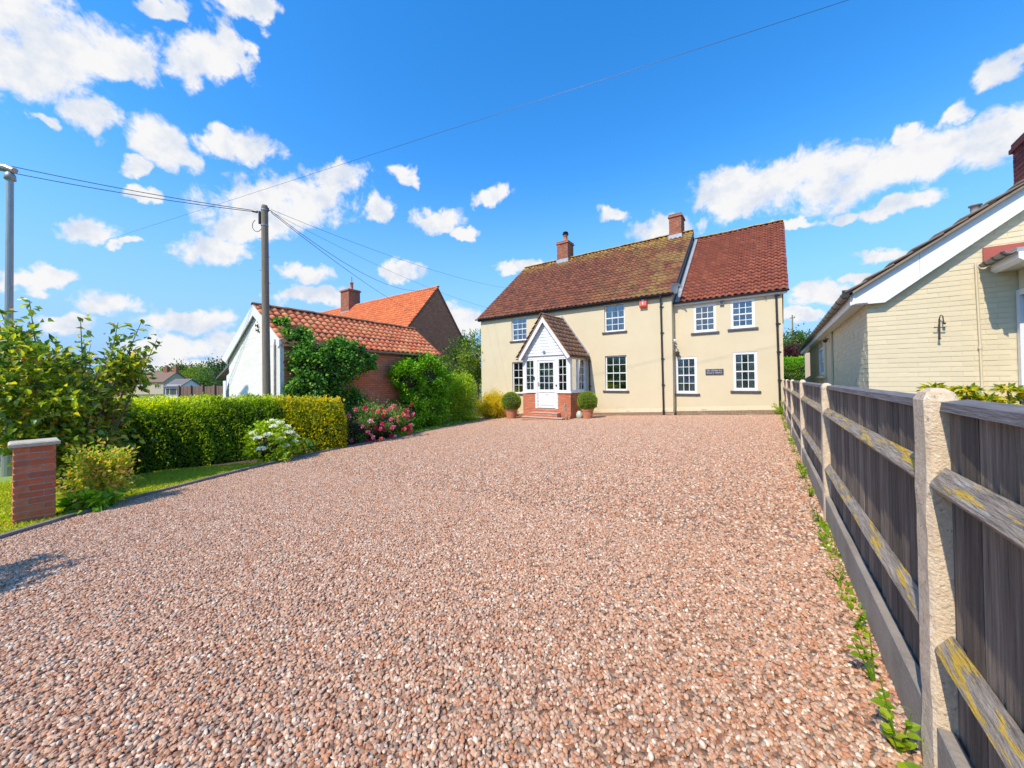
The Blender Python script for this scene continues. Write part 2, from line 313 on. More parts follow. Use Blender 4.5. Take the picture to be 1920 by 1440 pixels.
def rel(parent):   # parts of an Empty at P are modelled in world numbers: this returns the frame that makes them local
    p = parent.location; return ((-p[0], -p[1], -p[2]), (1, 0, 0), (0, 1, 0), (0, 0, 1))
def inst(mesh, name, parent, loc, rot=None, scale=None):
    o = bpy.data.objects.new(name, mesh); COL.objects.link(o); o.parent = parent; o.location = loc
    if rot is not None: o.rotation_euler = rot
    if scale is not None: o.scale = scale
    return o
def copy_tree(o, parent=None):
    c = o.copy(); COL.objects.link(c); c.parent = parent
    for ch in list(o.children): copy_tree(ch, c)
    return c

def gz(x):
    return 0.052 * (x - 0.25)
def at(px_angle, Z):   # point in plan from tangent of the angle right of the camera axis and depth
    X = px_angle * Z; return (-.582 * Z + .813 * X, .813 * Z + .582 * X)

# --- brick wall in a frame: O corner, A along, N outwards. polygon test keep(a, z); individual bricks up to cap, rest joined
def brick_wall(parent, O, A, N, a0, a1, z0, z1, keep, material, cap=300, L_=.225, H_=.075, joint=.010, proud=.004, jig=.002, pick=None, name='brick', depth=.02, jz=None):
    A = Vector(A); N = Vector(N); Z = Vector((0, 0, 1)); pl = parent.location
    frame = (Vector(O) - Vector(pl), A, N, Z)
    cells = []
    row = 0; z = z0
    jz = joint if jz is None else jz
    while z + H_ <= z1 + .001:
        off = (row % 2) * L_ / 2; a = a0 - off
        while a < a1:
            b0 = max(a, a0); b1 = min(a + L_ - joint, a1)
            if b1 - b0 > .04 and keep((b0 + b1) / 2, z + H_ / 2, b0, b1, z, z + H_): cells.append((b0, b1, z, z + H_ - jz))
            a += L_
        z += H_; row += 1
    if pick: cells.sort(key=pick)
    ind, rest = cells[:cap], cells[cap:]
    cache = {}
    for b0, b1, c0, c1 in ind:
        key = (round(b1 - b0, 3), round(c1 - c0, 3))
        if key not in cache:
            mb = MB((Vector((0, 0, 0)), A, N, Z)); mb.bbox(-(key[0]) / 2, key[0] / 2, -depth, proud, -key[1] / 2, key[1] / 2, .003); cache[key] = mb.mesh(name, material)
        q = frame[0] + A * ((b0 + b1) / 2) + Z * ((c0 + c1) / 2) + N * random.uniform(-jig, jig)
        inst(cache[key], name, parent, q)
    if rest:
        mb = MB(frame)
        for b0, b1, c0, c1 in rest:
            j = random.uniform(-jig, jig); mb.bbox(b0, b1, -depth, proud + j, c0, c1, .003, random.random())
        tag(mb.build('brickwork', material, parent), kind='stuff')

# --- wall with rectangular openings; frame O, A along, N outwards, thickness t
def holed(mb, A0, A1, top, z0, holes, t=.12):
    """local coordinates a, n, z. top(a) gives the wall head height"""
    xs = sorted({A0, A1, *[h[0] for h in holes], *[h[1] for h in holes]})
    zs = sorted({z0, *[h[2] for h in holes], *[h[3] for h in holes]})
    for i in range(len(xs) - 1):
        x0, x1 = xs[i], xs[i + 1]
        for j in range(len(zs)):
            c0 = zs[j]; last = j == len(zs) - 1
            c1 = None if last else zs[j + 1]
            if any(h[0] <= x0 + 1e-6 and x1 <= h[1] + 1e-6 and h[2] <= c0 + 1e-6 and (not last) and c1 <= h[3] + 1e-6 for h in holes): continue
            t0, t1 = (top(x0), top(x1)) if last else (c1, c1)
            mb.poly([(x0, 0, c0), (x1, 0, c0), (x1, 0, t1), (x0, 0, t0)])
    for a, b, c, d in holes:
        mb.poly([(a, 0, c), (a, 0, d), (a, -t, d), (a, -t, c)]); mb.poly([(b, 0, c), (b, -t, c), (b, -t, d), (b, 0, d)])
        mb.poly([(a, 0, c), (a, -t, c), (b, -t, c), (b, 0, c)]); mb.poly([(a, 0, d), (b, 0, d), (b, -t, d), (a, -t, d)])
        # the room behind the opening
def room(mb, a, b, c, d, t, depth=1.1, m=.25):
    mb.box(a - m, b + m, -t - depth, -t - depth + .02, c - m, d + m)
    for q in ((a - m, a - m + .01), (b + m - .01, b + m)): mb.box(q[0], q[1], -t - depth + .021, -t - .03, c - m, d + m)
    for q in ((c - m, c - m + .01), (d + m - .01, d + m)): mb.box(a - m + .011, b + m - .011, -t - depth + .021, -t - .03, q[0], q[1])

# --- sash window. frame O, A, N; opening a..b, c..d
def sash(house, frame, a, b, c, d, cols=3, rows=4, sill=True, curtain=0, recess=.09, fr=.055, name='sash_window', label=None, sill_m=None, mid=True, outer=0.0):
    loc = house.location
    def F(n=0): return MB(frame)
    w = F(); n0 = -recess
    a_, b_, c_, d_ = a - outer, b + outer, c, d + outer
    w.box(a_, a + fr, n0 - .06, n0 + .02, c_, d_); w.box(b - fr, b_, n0 - .06, n0 + .02, c_, d_)
    w.box(a + fr + .0005, b - fr - .0005, n0 - .06, n0 + .02, d - fr, d_); w.box(a + fr + .0005, b - fr - .0005, n0 - .06, n0 + .025, c_, c + fr * 1.2)
    zm = (c + d) / 2
    if mid:
        w.box(a + fr + .0005, b - fr - .0005, n0 - .035, n0 + .004, zm - .022, zm + .022)
    o = w.build(name, WHITE, house)
    if label: o['label'] = label
    ia, ib, ic, id_ = a + fr, b - fr, c + fr * 1.2, d - fr
    g = F(); th = .011
    for i in range(1, cols): x = ia + (ib - ia) * i / cols; g.box(x - th, x + th, n0 - .028, n0 - .004, ic, id_)
    halves = ((ic, zm - .022), (zm + .022, id_)) if mid else ((ic, id_),)
    rr = rows // len(halves)
    for h0, h1 in halves:
        for j in range(1, rr):
            z = h0 + (h1 - h0) * j / rr
            for i in range(cols):
                x0 = ia + (ib - ia) * i / cols + (th if i else 0); x1 = ia + (ib - ia) * (i + 1) / cols - (th if i < cols - 1 else 0)
                g.box(x0 + .0005, x1 - .0005, n0 - .027, n0 - .005, z - th, z + th)
    g.build('glazing_bars', WHITE, o)
    pw, ph = (ib - ia) / cols, (halves[0][1] - halves[0][0]) / rr
    A, N = Vector(frame[1]), Vector(frame[2])
    pm = MB((Vector((0, 0, 0)), A, N, Vector((0, 0, 1)))); pm.box(-pw / 2 + .004, pw / 2 - .004, -.002, .002, -ph / 2 + .004, ph / 2 - .004); pm = pm.mesh('pane', GLASS)
    for h0, h1 in halves:
        for j in range(rr):
            for i in range(cols):
                q = Vector(frame[0]) + A * (ia + pw * (i + .5)) + N * (n0 - .016) + Vector((0, 0, h0 + (h1 - h0) * (j + .5) / rr))
                inst(pm, 'pane', o, q, (random.gauss(0, .004), 0, random.gauss(0, .006)))
    if sill:
        s = F(); s.bbox(a - .10, b + .10, -.05, .055, c - .075, c - .002, .006); s.build('sill', sill_m or SILL, o)
    if curtain:
        cm = F()
        ww = (ib - ia)
        sides = ((ia, ia + ww * curtain), (ib - ww * curtain, ib)) if curtain < .5 else ((ia, ib),)
        for s0, s1 in sides:
            k = max(4, int((s1 - s0) / .025)); 
            for i in range(k):
                x0 = s0 + (s1 - s0) * i / k; x1 = s0 + (s1 - s0) * (i + 1) / k; y0 = -.16 - recess + .02 * (i % 2); y1 = -.16 - recess + .02 * ((i + 1) % 2)
                cm.poly([(x0, y0, ic - .05), (x1, y1, ic - .05), (x1, y1, id_ + .02), (x0, y0, id_ + .02)])
        cm.build('curtain', CURTAIN, o)
    return o

# --- pantile roof slope
def pantile(w=.21, l=.31, lift=.022, amp=.022, n=6, th=.012):
    vs_, fs = [], []
    def prof(t): return amp * math.sin(2 * math.pi * (t - .12)) * (1.0 if t < .62 else .8)
    for j, (y, z) in enumerate(((0, lift), (l, 0))):
        for i in range(n + 1):
            t = i / n; vs_.append((t * w * 1.06, y, z + prof(t)))
    for i in range(n + 1):
        t = i / n; vs_.append((t * w * 1.06, .001, lift + prof(t) - th))
    k = n + 1
    for i in range(n):
        fs.append((i, i + 1, k + i + 1, k + i)); fs.append((i + 1, i, 2 * k + i, 2 * k + i + 1))
    return vs_, fs
def tile_roof(parent, O, A, B, length, slope, w, g, material, cap=0, name='roof_tile', pick=None, proto=None, skip=None, stagger=False, jit=.004, single_name=None):
    """O eave corner (world), A unit along eave, B unit up slope"""
    A = Vector(A); B = Vector(B); Nn = A.cross(B).normalized()
    if Nn.z < 0: Nn = -Nn
    pl = Vector(parent.matrix_world.translation) if parent.parent else Vector(parent.location)
    nc = max(1, round(length / w)); nr = max(1, round(slope / g)); w_ = length / nc; g_ = slope / nr
    pv, pf = proto or pantile(w_, g_ * 1.16)
    cells = [(i, j) for j in range(nr) for i in range(nc) if not (skip and skip(i / nc, j / nr))]
    if pick: cells.sort(key=lambda c: pick(c[0] / nc, c[1] / nr))
    def place(i, j):
        off = (w_ / 2 if (stagger and j % 2) else 0)
        return Vector(O) - pl + A * (i * w_ + off + random.gauss(0, jit * .4)) + B * (j * g_ + random.gauss(0, jit)) + Nn * random.uniform(.004, .012)
    ind, rest = cells[:cap], cells[cap:]
    if ind:
        me = bpy.data.meshes.new(name); me.from_pydata([tuple(A * x + B * y + Nn * z) for x, y, z in pv], [], pf); me.materials.append(material); me.shade_smooth(); me.update()
        for i, j in ind: inst(me, name, parent, place(i, j), (0, 0, random.gauss(0, .004)))
    if rest:
        pvn = np.array([tuple(A * x + B * y + Nn * z) for x, y, z in pv]); V = []; Fc = []; Rr = []
        for q, (i, j) in enumerate(rest):
            s = 1 + random.gauss(0, .01); V.append(pvn * s + np.array(place(i, j))); Fc += [tuple(q * len(pv) + t for t in f) for f in pf]; Rr += [random.random()] * len(pf)
        me = bpy.data.meshes.new(name + 's'); me.from_pydata(np.concatenate(V).tolist(), [], Fc); me.materials.append(material)
        a_ = me.attributes.new('rnd', 'FLOAT', 'FACE'); a_.data.foreach_set('value', np.array(Rr, dtype=np.float32)); me.shade_smooth(); me.update()
        o = bpy.data.objects.new(single_name or 'roof_tiles', me); link(o, parent); tag(o, kind='stuff')
def ridge_tiles(parent, P0, P1, material=RIDGE, l=.45, r=.13, name='ridge_tile'):
    P0, P1 = Vector(P0), Vector(P1); d = (P1 - P0); n = max(1, round(d.length / l)); A = d.normalized(); S = A.cross(Vector((0, 0, 1))).normalized(); U = S.cross(A)
    mb = MB((Vector((0, 0, 0)), A, S, U)); ll = d.length / n
    pts = [(0, math.sin(t) * r, math.cos(t) * r * .8 - r * .45) for t in [(-1.25 + 2.5 * k / 6) for k in range(7)]]; inn = [(0, y * .85, z - .015) for _, y, z in pts][::-1]
    mb.prism(pts + inn, (ll * .985, 0, 0)); me = mb.mesh(name, material)
    pl = Vector(parent.location)
    for i in range(n): inst(me, name, parent, P0 - pl + A * (i * ll) + Vector((0, 0, random.gauss(0, .006))), (random.gauss(0, .01), random.gauss(0, .006), 0))

# ------------------------------------------------------------------ foliage helpers
def leaf_mesh_obj(name, P, D, L_, W_, material, parent=None, fold=.25, rnd=None, droop=0.0, kind='stuff', loc=None, smooth=False):
    """one folded leaf (4 corners, 2 triangles + tip) per point P with direction D"""
    n = len(P); D = D / (np.linalg.norm(D, axis=1, keepdims=True) + 1e-9)
    rv = rng.normal(size=(n, 3)); S = np.cross(D, rv); S /= (np.linalg.norm(S, axis=1, keepdims=True) + 1e-9); U = np.cross(S, D)
    # leaves turn their faces up
    flip = np.where(U[:, 2:3] < 0, -1, 1); U = U * flip
    L_ = (np.ones(n) * L_ * rng.uniform(.7, 1.25, n))[:, None]; W_ = (np.ones(n) * W_ * rng.uniform(.75, 1.2, n))[:, None]
    b = P; tip = P + D * L_ - U * L_ * droop; mid = P + D * L_ * .48
    l = mid + S * W_ * .5 + U * W_ * fold; r = mid - S * W_ * .5 + U * W_ * fold
    V = np.stack([b, l, tip, r], 1).reshape(-1, 3)
    if loc is not None: V = V - np.array(loc)
    i = np.arange(n) * 4
    T = np.stack([i, i + 1, i + 2, i, i + 2, i + 3], 1).reshape(-1)
    me = bpy.data.meshes.new(name); me.vertices.add(4 * n); me.vertices.foreach_set('co', V.astype(np.float32).ravel())
    me.loops.add(6 * n); me.loops.foreach_set('vertex_index', T.astype(np.int32)); me.polygons.add(2 * n)
    me.polygons.foreach_set('loop_start', (np.arange(2 * n) * 3).astype(np.int32)); me.polygons.foreach_set('loop_total', np.full(2 * n, 3, np.int32))
    at_ = me.attributes.new('rnd', 'FLOAT', 'FACE'); r0 = rng.random(n) if rnd is None else np.clip(rnd, 0, .999)
    at_.data.foreach_set('value', np.repeat(r0, 2).astype(np.float32)); me.materials.append(material); me.update(); me.validate()
    o = bpy.data.objects.new(name, me); link(o, parent)
    if kind: o['kind'] = kind
    return o

def foliage_mat(name, cols, trans=.32, rough=.45, spec=.4):
    if name in MATS: return MATS[name]
    mt = mat(name, None, None, 1.0, rough, 0, ramp=cols, trans=trans + .08, spec=spec); 
    for n in mt.node_tree.nodes:      # the colour follows the leaf's own value only, not the object's random number
        if n.type == 'MATH' and n.operation == 'ADD': mt.node_tree.links.remove(n.inputs[0].links[0]); n.inputs[0].default_value = 0
    return mt
F_HEDGE = foliage_mat('hedge_leaf', [(0.108, 0.174, 0.023), (0.195, 0.304, 0.035), (0.315, 0.435, 0.042), (0.582, 0.636, 0.058), (0.9, 0.867, 0.058)])
F_GOLD = foliage_mat('golden_leaf', [(0.09, 0.17, 0.02), (0.22, 0.32, 0.03), (0.391, 0.402, 0.025), (0.652, 0.546, 0.029), (0.9, 0.675, 0.043)])
F_YELL = foliage_mat('yellow_leaf', [(0.273, 0.276, 0.023), (0.571, 0.483, 0.023), (0.77, 0.609, 0.034), (0.894, 0.69, 0.069)])
F_MAG = foliage_mat('magnolia_leaf', [(0.048, 0.102, 0.023), (0.096, 0.171, 0.03), (0.193, 0.294, 0.041), (0.384, 0.449, 0.051), (0.617, 0.588, 0.062), (0.577, 0.263, 0.102)], rough=.3, spec=.6)
F_VINE = foliage_mat('climber_leaf', [(0.039, 0.121, 0.027), (0.071, 0.203, 0.038), (0.144, 0.324, 0.054), (0.288, 0.486, 0.081), (0.642, 0.729, 0.135)], rough=.35)
F_CREEP = foliage_mat('creeper_leaf', [(0.053, 0.16, 0.018), (0.105, 0.276, 0.021), (0.198, 0.425, 0.025), (0.369, 0.637, 0.039), (0.634, 0.807, 0.064)], rough=.35)
F_LIME = foliage_mat('lime_leaf', [(0.123, 0.241, 0.021), (0.267, 0.414, 0.025), (0.45, 0.586, 0.034), (0.697, 0.69, 0.044)])
F_BOX = foliage_mat('box_leaf', [(0.09, 0.182, 0.024), (0.203, 0.312, 0.034), (0.359, 0.468, 0.041), (0.584, 0.625, 0.058)])
F_ROSE = foliage_mat('rose_leaf', [(0.056, 0.129, 0.035), (0.112, 0.234, 0.047), (0.223, 0.374, 0.07), (0.445, 0.562, 0.117)])
F_TREE = foliage_mat('tree_leaf', [(0.035, 0.08, 0.019), (0.069, 0.136, 0.026), (0.121, 0.208, 0.032), (0.225, 0.304, 0.048)])
F_TREE2 = foliage_mat('light_tree_leaf', [(0.07, 0.13, 0.019), (0.14, 0.221, 0.026), (0.239, 0.312, 0.039), (0.365, 0.39, 0.052)])
F_DARKTREE = foliage_mat('conifer_leaf', [(0.027, 0.06, 0.024), (0.053, 0.105, 0.036), (0.09, 0.15, 0.045)])
F_PURP = foliage_mat('purple_leaf', [(.05, .015, .022), (.09, .025, .03), (.13, .045, .04), (.06, .03, .02)])
F_COPPER = foliage_mat('copper_tip_leaf', [(0.102, 0.189, 0.028), (0.244, 0.377, 0.038), (0.509, 0.566, 0.057), (0.855, 0.49, 0.151), (0.88, 0.415, 0.189)])
F_WEED = foliage_mat('weed_leaf', [(0.153, 0.281, 0.014), (0.259, 0.393, 0.019), (0.424, 0.505, 0.028)], trans=.4)
F_GRASS = foliage_mat('grass_blade', [(0.235, 0.323, 0.026), (0.392, 0.467, 0.036), (0.574, 0.592, 0.054), (0.782, 0.628, 0.108)], trans=.3)
TWIG = mat('brown_twig', (.10, .065, .04), (.16, .11, .07), 12, .9, .5, 40)
UNDER = mat('twigs_painted_shade', (.022, .032, .010), (.045, .055, .018), 12, .95, 1, 25, bdist=.05)  # twig colour kept near black, the shade inside the foliage put into it

def blob_points(c, r, n, clumps=40, spread=.22, shell=.55, zmin=None):
    c, r = np.array(c), np.array(r)
    d = rng.normal(size=(clumps, 3)); d /= np.linalg.norm(d, axis=1, keepdims=True)
    k = c + d * r * rng.uniform(shell, 1.0, (clumps, 1)); w = rng.dirichlet(np.ones(clumps) * 2.5); idx = rng.choice(clumps, n, p=w)
    g = rng.normal(size=(n, 3)); P = k[idx] + g * spread * r.mean() * rng.uniform(.5, 1.2, (clumps, 1))[idx]
    D = (P - c) / r + rng.normal(size=(n, 3)) * .8 + np.array([0, 0, .25])
    if zmin is not None: keep = P[:, 2] > zmin; P, D = P[keep], D[keep]
    return P, D
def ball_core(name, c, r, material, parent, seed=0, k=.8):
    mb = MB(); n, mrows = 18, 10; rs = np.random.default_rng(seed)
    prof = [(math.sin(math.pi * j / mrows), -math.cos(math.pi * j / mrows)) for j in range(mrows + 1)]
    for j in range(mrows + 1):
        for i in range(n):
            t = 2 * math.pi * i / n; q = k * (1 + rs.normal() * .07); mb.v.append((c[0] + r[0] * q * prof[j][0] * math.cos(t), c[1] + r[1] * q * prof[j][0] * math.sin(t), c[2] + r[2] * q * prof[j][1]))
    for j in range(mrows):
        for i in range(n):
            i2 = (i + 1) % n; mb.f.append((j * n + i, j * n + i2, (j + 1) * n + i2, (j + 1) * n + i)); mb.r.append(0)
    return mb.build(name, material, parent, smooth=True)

def shrub(name, loc, r, n, leaf, material, label, cat, group=None, clumps=40, spread=.2, shell=.6, stems=6, core=True, aspect=.5, zc=None, extra=None, fol_kind='stuff', name_f='foliage', corek=.50, stem_h=.8, droop=.1):
    root = empty(name, loc, label, cat, group)
    zc = r[2] * .95 if zc is None else zc
    P, D = blob_points((0, 0, zc), r, n, clumps, spread, shell, zmin=.01)
    if extra:
        for ec, er, en, ecl in extra:
            p2, d2 = blob_points(ec, er, en, ecl, spread, shell, zmin=.01); P = np.vstack([P, p2]); D = np.vstack([D, d2])
    hz_ = np.clip((P[:, 2]) / (2 * r[2]), 0, 1)
    leaf_mesh_obj(name_f, P, D, leaf, leaf * aspect, material, root, droop=droop, rnd=np.clip(rng.beta(2, 2.2, len(P)) * .95, 0, .99), kind=fol_kind)
    mb = MB()
    for i in range(stems):
        a = rng.uniform(0, 6.28); e = rng.uniform(.3, .8)
        tip = Vector((math.cos(a) * r[0] * e, math.sin(a) * r[1] * e, zc + r[2] * rng.uniform(.1, stem_h)))
        mid = Vector((tip.x * .35, tip.y * .35, tip.z * .5)); mb.tube([(rng.normal() * .04, rng.normal() * .04, -.05), mid, tip], [.022 + r[0] * .012, .014 + r[0] * .008, .004], 6)
    mb.build('stem', TWIG, root)
    if core: ball_core('dark_inner_core', (0, 0, zc * .9), r, UNDER, root, seed=len(label), k=corek)
    return root

def tree(loc, h, r, n, leaf, material, label, crown_z=None, clumps=60, name='broadleaf_tree', cat='tree', group=None, spread=.17, shell=.45, limbs=9, trunk=.14):
    root = empty(name, loc, label, cat, group); cz = crown_z or h - r[2]
    P, D = blob_points((0, 0, cz), r, n, clumps, spread, shell, zmin=.3)
    leaf_mesh_obj('crown', P, D, leaf, leaf * .6, material, root, rnd=np.clip(rng.beta(2, 2, len(P)), 0, .99))
    mb = MB(); mb.tube([(0, 0, -.3), (.04, .02, cz * .5), (0, 0, cz), (.05, 0, cz + r[2] * .6)], [trunk, trunk * .8, trunk * .5, .02], 8)
    for i in range(limbs):
        a = rng.uniform(0, 6.28); z0 = cz * rng.uniform(.55, 1.1); e = rng.uniform(.5, .85)
        mb.tube([(0, 0, z0), (math.cos(a) * r[0] * e * .5, math.sin(a) * r[1] * e * .5, z0 + r[2] * .25), (math.cos(a) * r[0] * e, math.sin(a) * r[1] * e, z0 + r[2] * rng.uniform(.3, .7))], [trunk * .4, trunk * .25, .015], 5)
    mb.build('trunk', TWIG, root)
    return root

# ------------------------------------------------------------------ ground
def build_ground():
    us = [-3000, -600, -200, -90, -55, -40, -30, -20.25] + [x for x in np.linspace(-18, .25, 10)] + [3, 20, 60, 200, 800, 3000]
    vs_ = [-800, -200, -60, -20, -6, 0, 4, 8, 12, 16, 22, 35, 60, 120, 300, 900, 3500]
    mb = MB(); nu = len(us)
    for v in vs_:
        for u in us: mb.v.append((u, v, gz(min(max(u, -20.25), .25)) - .012))
    for j in range(len(vs_) - 1):
        for i in range(nu - 1): mb.f.append((j * nu + i, j * nu + i + 1, (j + 1) * nu + i + 1, (j + 1) * nu + i)); mb.r.append(0)
    mb.build('ground', EARTH, kind='structure', label='grassy ground falling gently to the left of the drive')
build_ground()

KERB = [(-4.9, -2.4), (-5.7, -1.0), (-6.6, .03), (-6.8, .24), (-6.97, .44), (-7.2, .72), (-7.47, 1.09), (-7.8, 1.61), (-8.1, 2.24), (-8.64, 3.3), (-9.06, 4.38), (-9.36, 5.59), (-9.62, 6.77), (-9.9, 8.13), (-10.75, 10.68), (-11.5, 13.3)]
def kerb_u(v):
    ks = sorted(KERB, key=lambda q: q[1])
    if v <= ks[0][1]: return ks[0][0]
    for (u0, v0), (u1, v1) in zip(ks, ks[1:]):
        if v <= v1: return u0 + (u1 - u0) * (v - v0) / (v1 - v0)
    return ks[-1][0] - (v - ks[-1][1]) * .75
def fence_u(v): return .379 - .0148 * v

def gravel_mat():
    mt = bpy.data.materials.new('gravel_bed'); mt.use_nodes = True; nt = mt.node_tree; N = nt.nodes; L = nt.links; bs = N['Principled BSDF']; bs.inputs['Roughness'].default_value = .9
    tc = N.new('ShaderNodeTexCoord'); vo = N.new('ShaderNodeTexVoronoi'); vo.inputs['Scale'].default_value = 42; L.new(tc.outputs['Object'], vo.inputs['Vector'])
    sp = N.new('ShaderNodeSeparateColor'); L.new(vo.outputs['Color'], sp.inputs[0])
    cr = N.new('ShaderNodeValToRGB'); stone_ramp(cr); L.new(sp.outputs[0], cr.inputs[0])
    mr = N.new('ShaderNodeMapRange'); L.new(vo.outputs['Distance'], mr.inputs[0]); mr.inputs[1].default_value = .0; mr.inputs[2].default_value = .7; mr.inputs[3].default_value = 1; mr.inputs[4].default_value = 0
    dk = N.new('ShaderNodeHueSaturation'); dk.inputs['Value'].default_value = .55; L.new(cr.outputs[0], dk.inputs['Color']); L.new(dk.outputs[0], bs.inputs['Base Color'])  # bed darkened, so the shade between the stones is in its colour
    b = N.new('ShaderNodeBump'); b.inputs['Strength'].default_value = 1; b.inputs['Distance'].default_value = .012; L.new(mr.outputs[0], b.inputs['Height']); L.new(b.outputs[0], bs.inputs['Normal'])
    return mt
STONES = [(0.546, 0.297, 0.175), (0.457, 0.212, 0.113), (0.6, 0.4, 0.259), (0.494, 0.332, 0.229), (0.564, 0.289, 0.152), (0.652, 0.485, 0.345), (0.386, 0.203, 0.12), (0.529, 0.34, 0.213), (0.501, 0.246, 0.136), (0.431, 0.315, 0.236), (0.583, 0.367, 0.229), (0.707, 0.579, 0.436), (0.511, 0.289, 0.175), (0.279, 0.178, 0.12), (0.556, 0.332, 0.204), (0.494, 0.212, 0.097)]
def stone_ramp(cr):
    els = cr.color_ramp.elements; cr.color_ramp.interpolation = 'CONSTANT'
    while len(els) < len(STONES): els.new(.5)
    for i, c in enumerate(STONES): els[i].position = i / len(STONES); els[i].color = (*c, 1)
def gravel_strip(vrows, ncol, inset=0.0):
    mb = MB(); nr = len(vrows)
    for v in vrows:
        ul, ur = kerb_u(v) + .03 + inset, fence_u(v) + .02 - inset
        if v > 13.3: ul = max(ul, -12.6)
        for i in range(ncol + 1):
            u = ul + (ur - ul) * i / ncol; mb.v.append((u, v, gz(u) + .004))
    for j in range(nr - 1):
        for i in range(ncol): a = j * (ncol + 1) + i; mb.f.append((a, a + 1, a + ncol + 2, a + ncol + 1)); mb.r.append(0)
    return mb
def stone_meshes():
    out = []; sm = bpy.data.materials.new('gravel_stone'); sm.use_nodes = True; nt = sm.node_tree; N = nt.nodes; L = nt.links; bs = N['Principled BSDF']; bs.inputs['Roughness'].default_value = .82
    oi = N.new('ShaderNodeObjectInfo'); cr = N.new('ShaderNodeValToRGB'); stone_ramp(cr); L.new(oi.outputs['Random'], cr.inputs[0])
    tc = N.new('ShaderNodeTexCoord'); nz = N.new('ShaderNodeTexNoise'); nz.inputs['Scale'].default_value = 55; L.new(tc.outputs['Object'], nz.inputs['Vector'])
    mr = N.new('ShaderNodeMapRange'); L.new(nz.outputs['Fac'], mr.inputs[0]); mr.inputs[3].default_value = .8; mr.inputs[4].default_value = 1.2
    hv = N.new('ShaderNodeHueSaturation'); L.new(cr.outputs[0], hv.inputs['Color']); L.new(mr.outputs[0], hv.inputs['Value']); L.new(hv.outputs[0], bs.inputs['Base Color'])
    for k in range(6):
        bm = __import__('bmesh').new(); __import__('bmesh').ops.create_icosphere(bm, subdivisions=1 if k < 3 else 2, radius=.0105)
        rs = np.random.default_rng(k); sc = rs.uniform(.7, 1.3, 3) * np.array([1.15, .95, .62])
        for v in bm.verts: v.co = Vector([v.co[i] * sc[i] * (1 + rs.normal() * (.16 if k < 3 else .09)) for i in range(3)])
        me = bpy.data.meshes.new('stone'); bm.to_mesh(me); bm.free(); me.materials.append(sm)
        if k >= 3: me.shade_smooth()
        o = bpy.data.objects.new('stone', me); out.append(o)
    return out
def build_gravel():
    base = gravel_strip(list(np.linspace(-2.4, 15.35, 72)), 24); g = base.build('gravel_bed', gravel_mat(), kind='structure', label='bed of the pink gravel drive')
    col = bpy.data.collections.new('stones')           # source shapes, only used through the node tree below
    for o in stone_meshes(): col.objects.link(o)
    def scatter(name, rows, ncol, density, smin, smax, label):
        me = gravel_strip(rows, ncol, .012).mesh('gravel_stones', MATS['white_gloss']); o = bpy.data.objects.new(name, me); link(o)
        tag(o, kind='stuff', label=label, cat='gravel')
        ng = bpy.data.node_groups.new('scatter_stones', 'GeometryNodeTree'); ng.interface.new_socket('Geometry', in_out='INPUT', socket_type='NodeSocketGeometry'); ng.interface.new_socket('Geometry', in_out='OUTPUT', socket_type='NodeSocketGeometry')
        N = ng.nodes; L = ng.links; gi = N.new('NodeGroupInput'); go = N.new('NodeGroupOutput')
        dp = N.new('GeometryNodeDistributePointsOnFaces'); dp.inputs['Density'].default_value = density; L.new(gi.outputs[0], dp.inputs['Mesh'])
        ci = N.new('GeometryNodeCollectionInfo'); ci.inputs[0].default_value = col; ci.inputs['Separate Children'].default_value = True; ci.inputs['Reset Children'].default_value = True
        ip = N.new('GeometryNodeInstanceOnPoints'); ip.inputs['Pick Instance'].default_value = True; L.new(dp.outputs['Points'], ip.inputs['Points']); L.new(ci.outputs[0], ip.inputs['Instance'])
        rr_ = N.new('FunctionNodeRandomValue'); rr_.data_type = 'FLOAT_VECTOR'; rr_.inputs[0].default_value = (-.6, -.6, 0); rr_.inputs[1].default_value = (.6, .6, 6.28); L.new(rr_.outputs[0], ip.inputs['Rotation'])
        rs_ = N.new('FunctionNodeRandomValue'); rs_.data_type = 'FLOAT_VECTOR'; rs_.inputs[0].default_value = (smin, smin, smin); rs_.inputs[1].default_value = (smax, smax, smax); L.new(rs_.outputs[0], ip.inputs['Scale'])
        of = N.new('FunctionNodeRandomValue'); of.data_type = 'FLOAT_VECTOR'; of.inputs[0].default_value = (0, 0, 0); of.inputs[1].default_value = (0, 0, .007)
        sp = N.new('GeometryNodeSetPosition'); L.new(ip.outputs[0], sp.inputs['Geometry']); L.new(of.outputs[0], sp.inputs['Offset']); L.new(sp.outputs[0], go.inputs[0])
        md = o.modifiers.new('stones', 'NODES'); md.node_group = ng
    scatter('gravel_stones', list(np.linspace(-2.0, 3.4, 28)), 24, 6400, .62, 1.0, 'loose pink and grey gravel stones of the near drive')
    scatter('gravel_stones', list(np.linspace(3.4, 15.2, 48)), 24, 2300, .8, 1.35, 'loose pink gravel stones of the drive towards the house')
build_gravel()

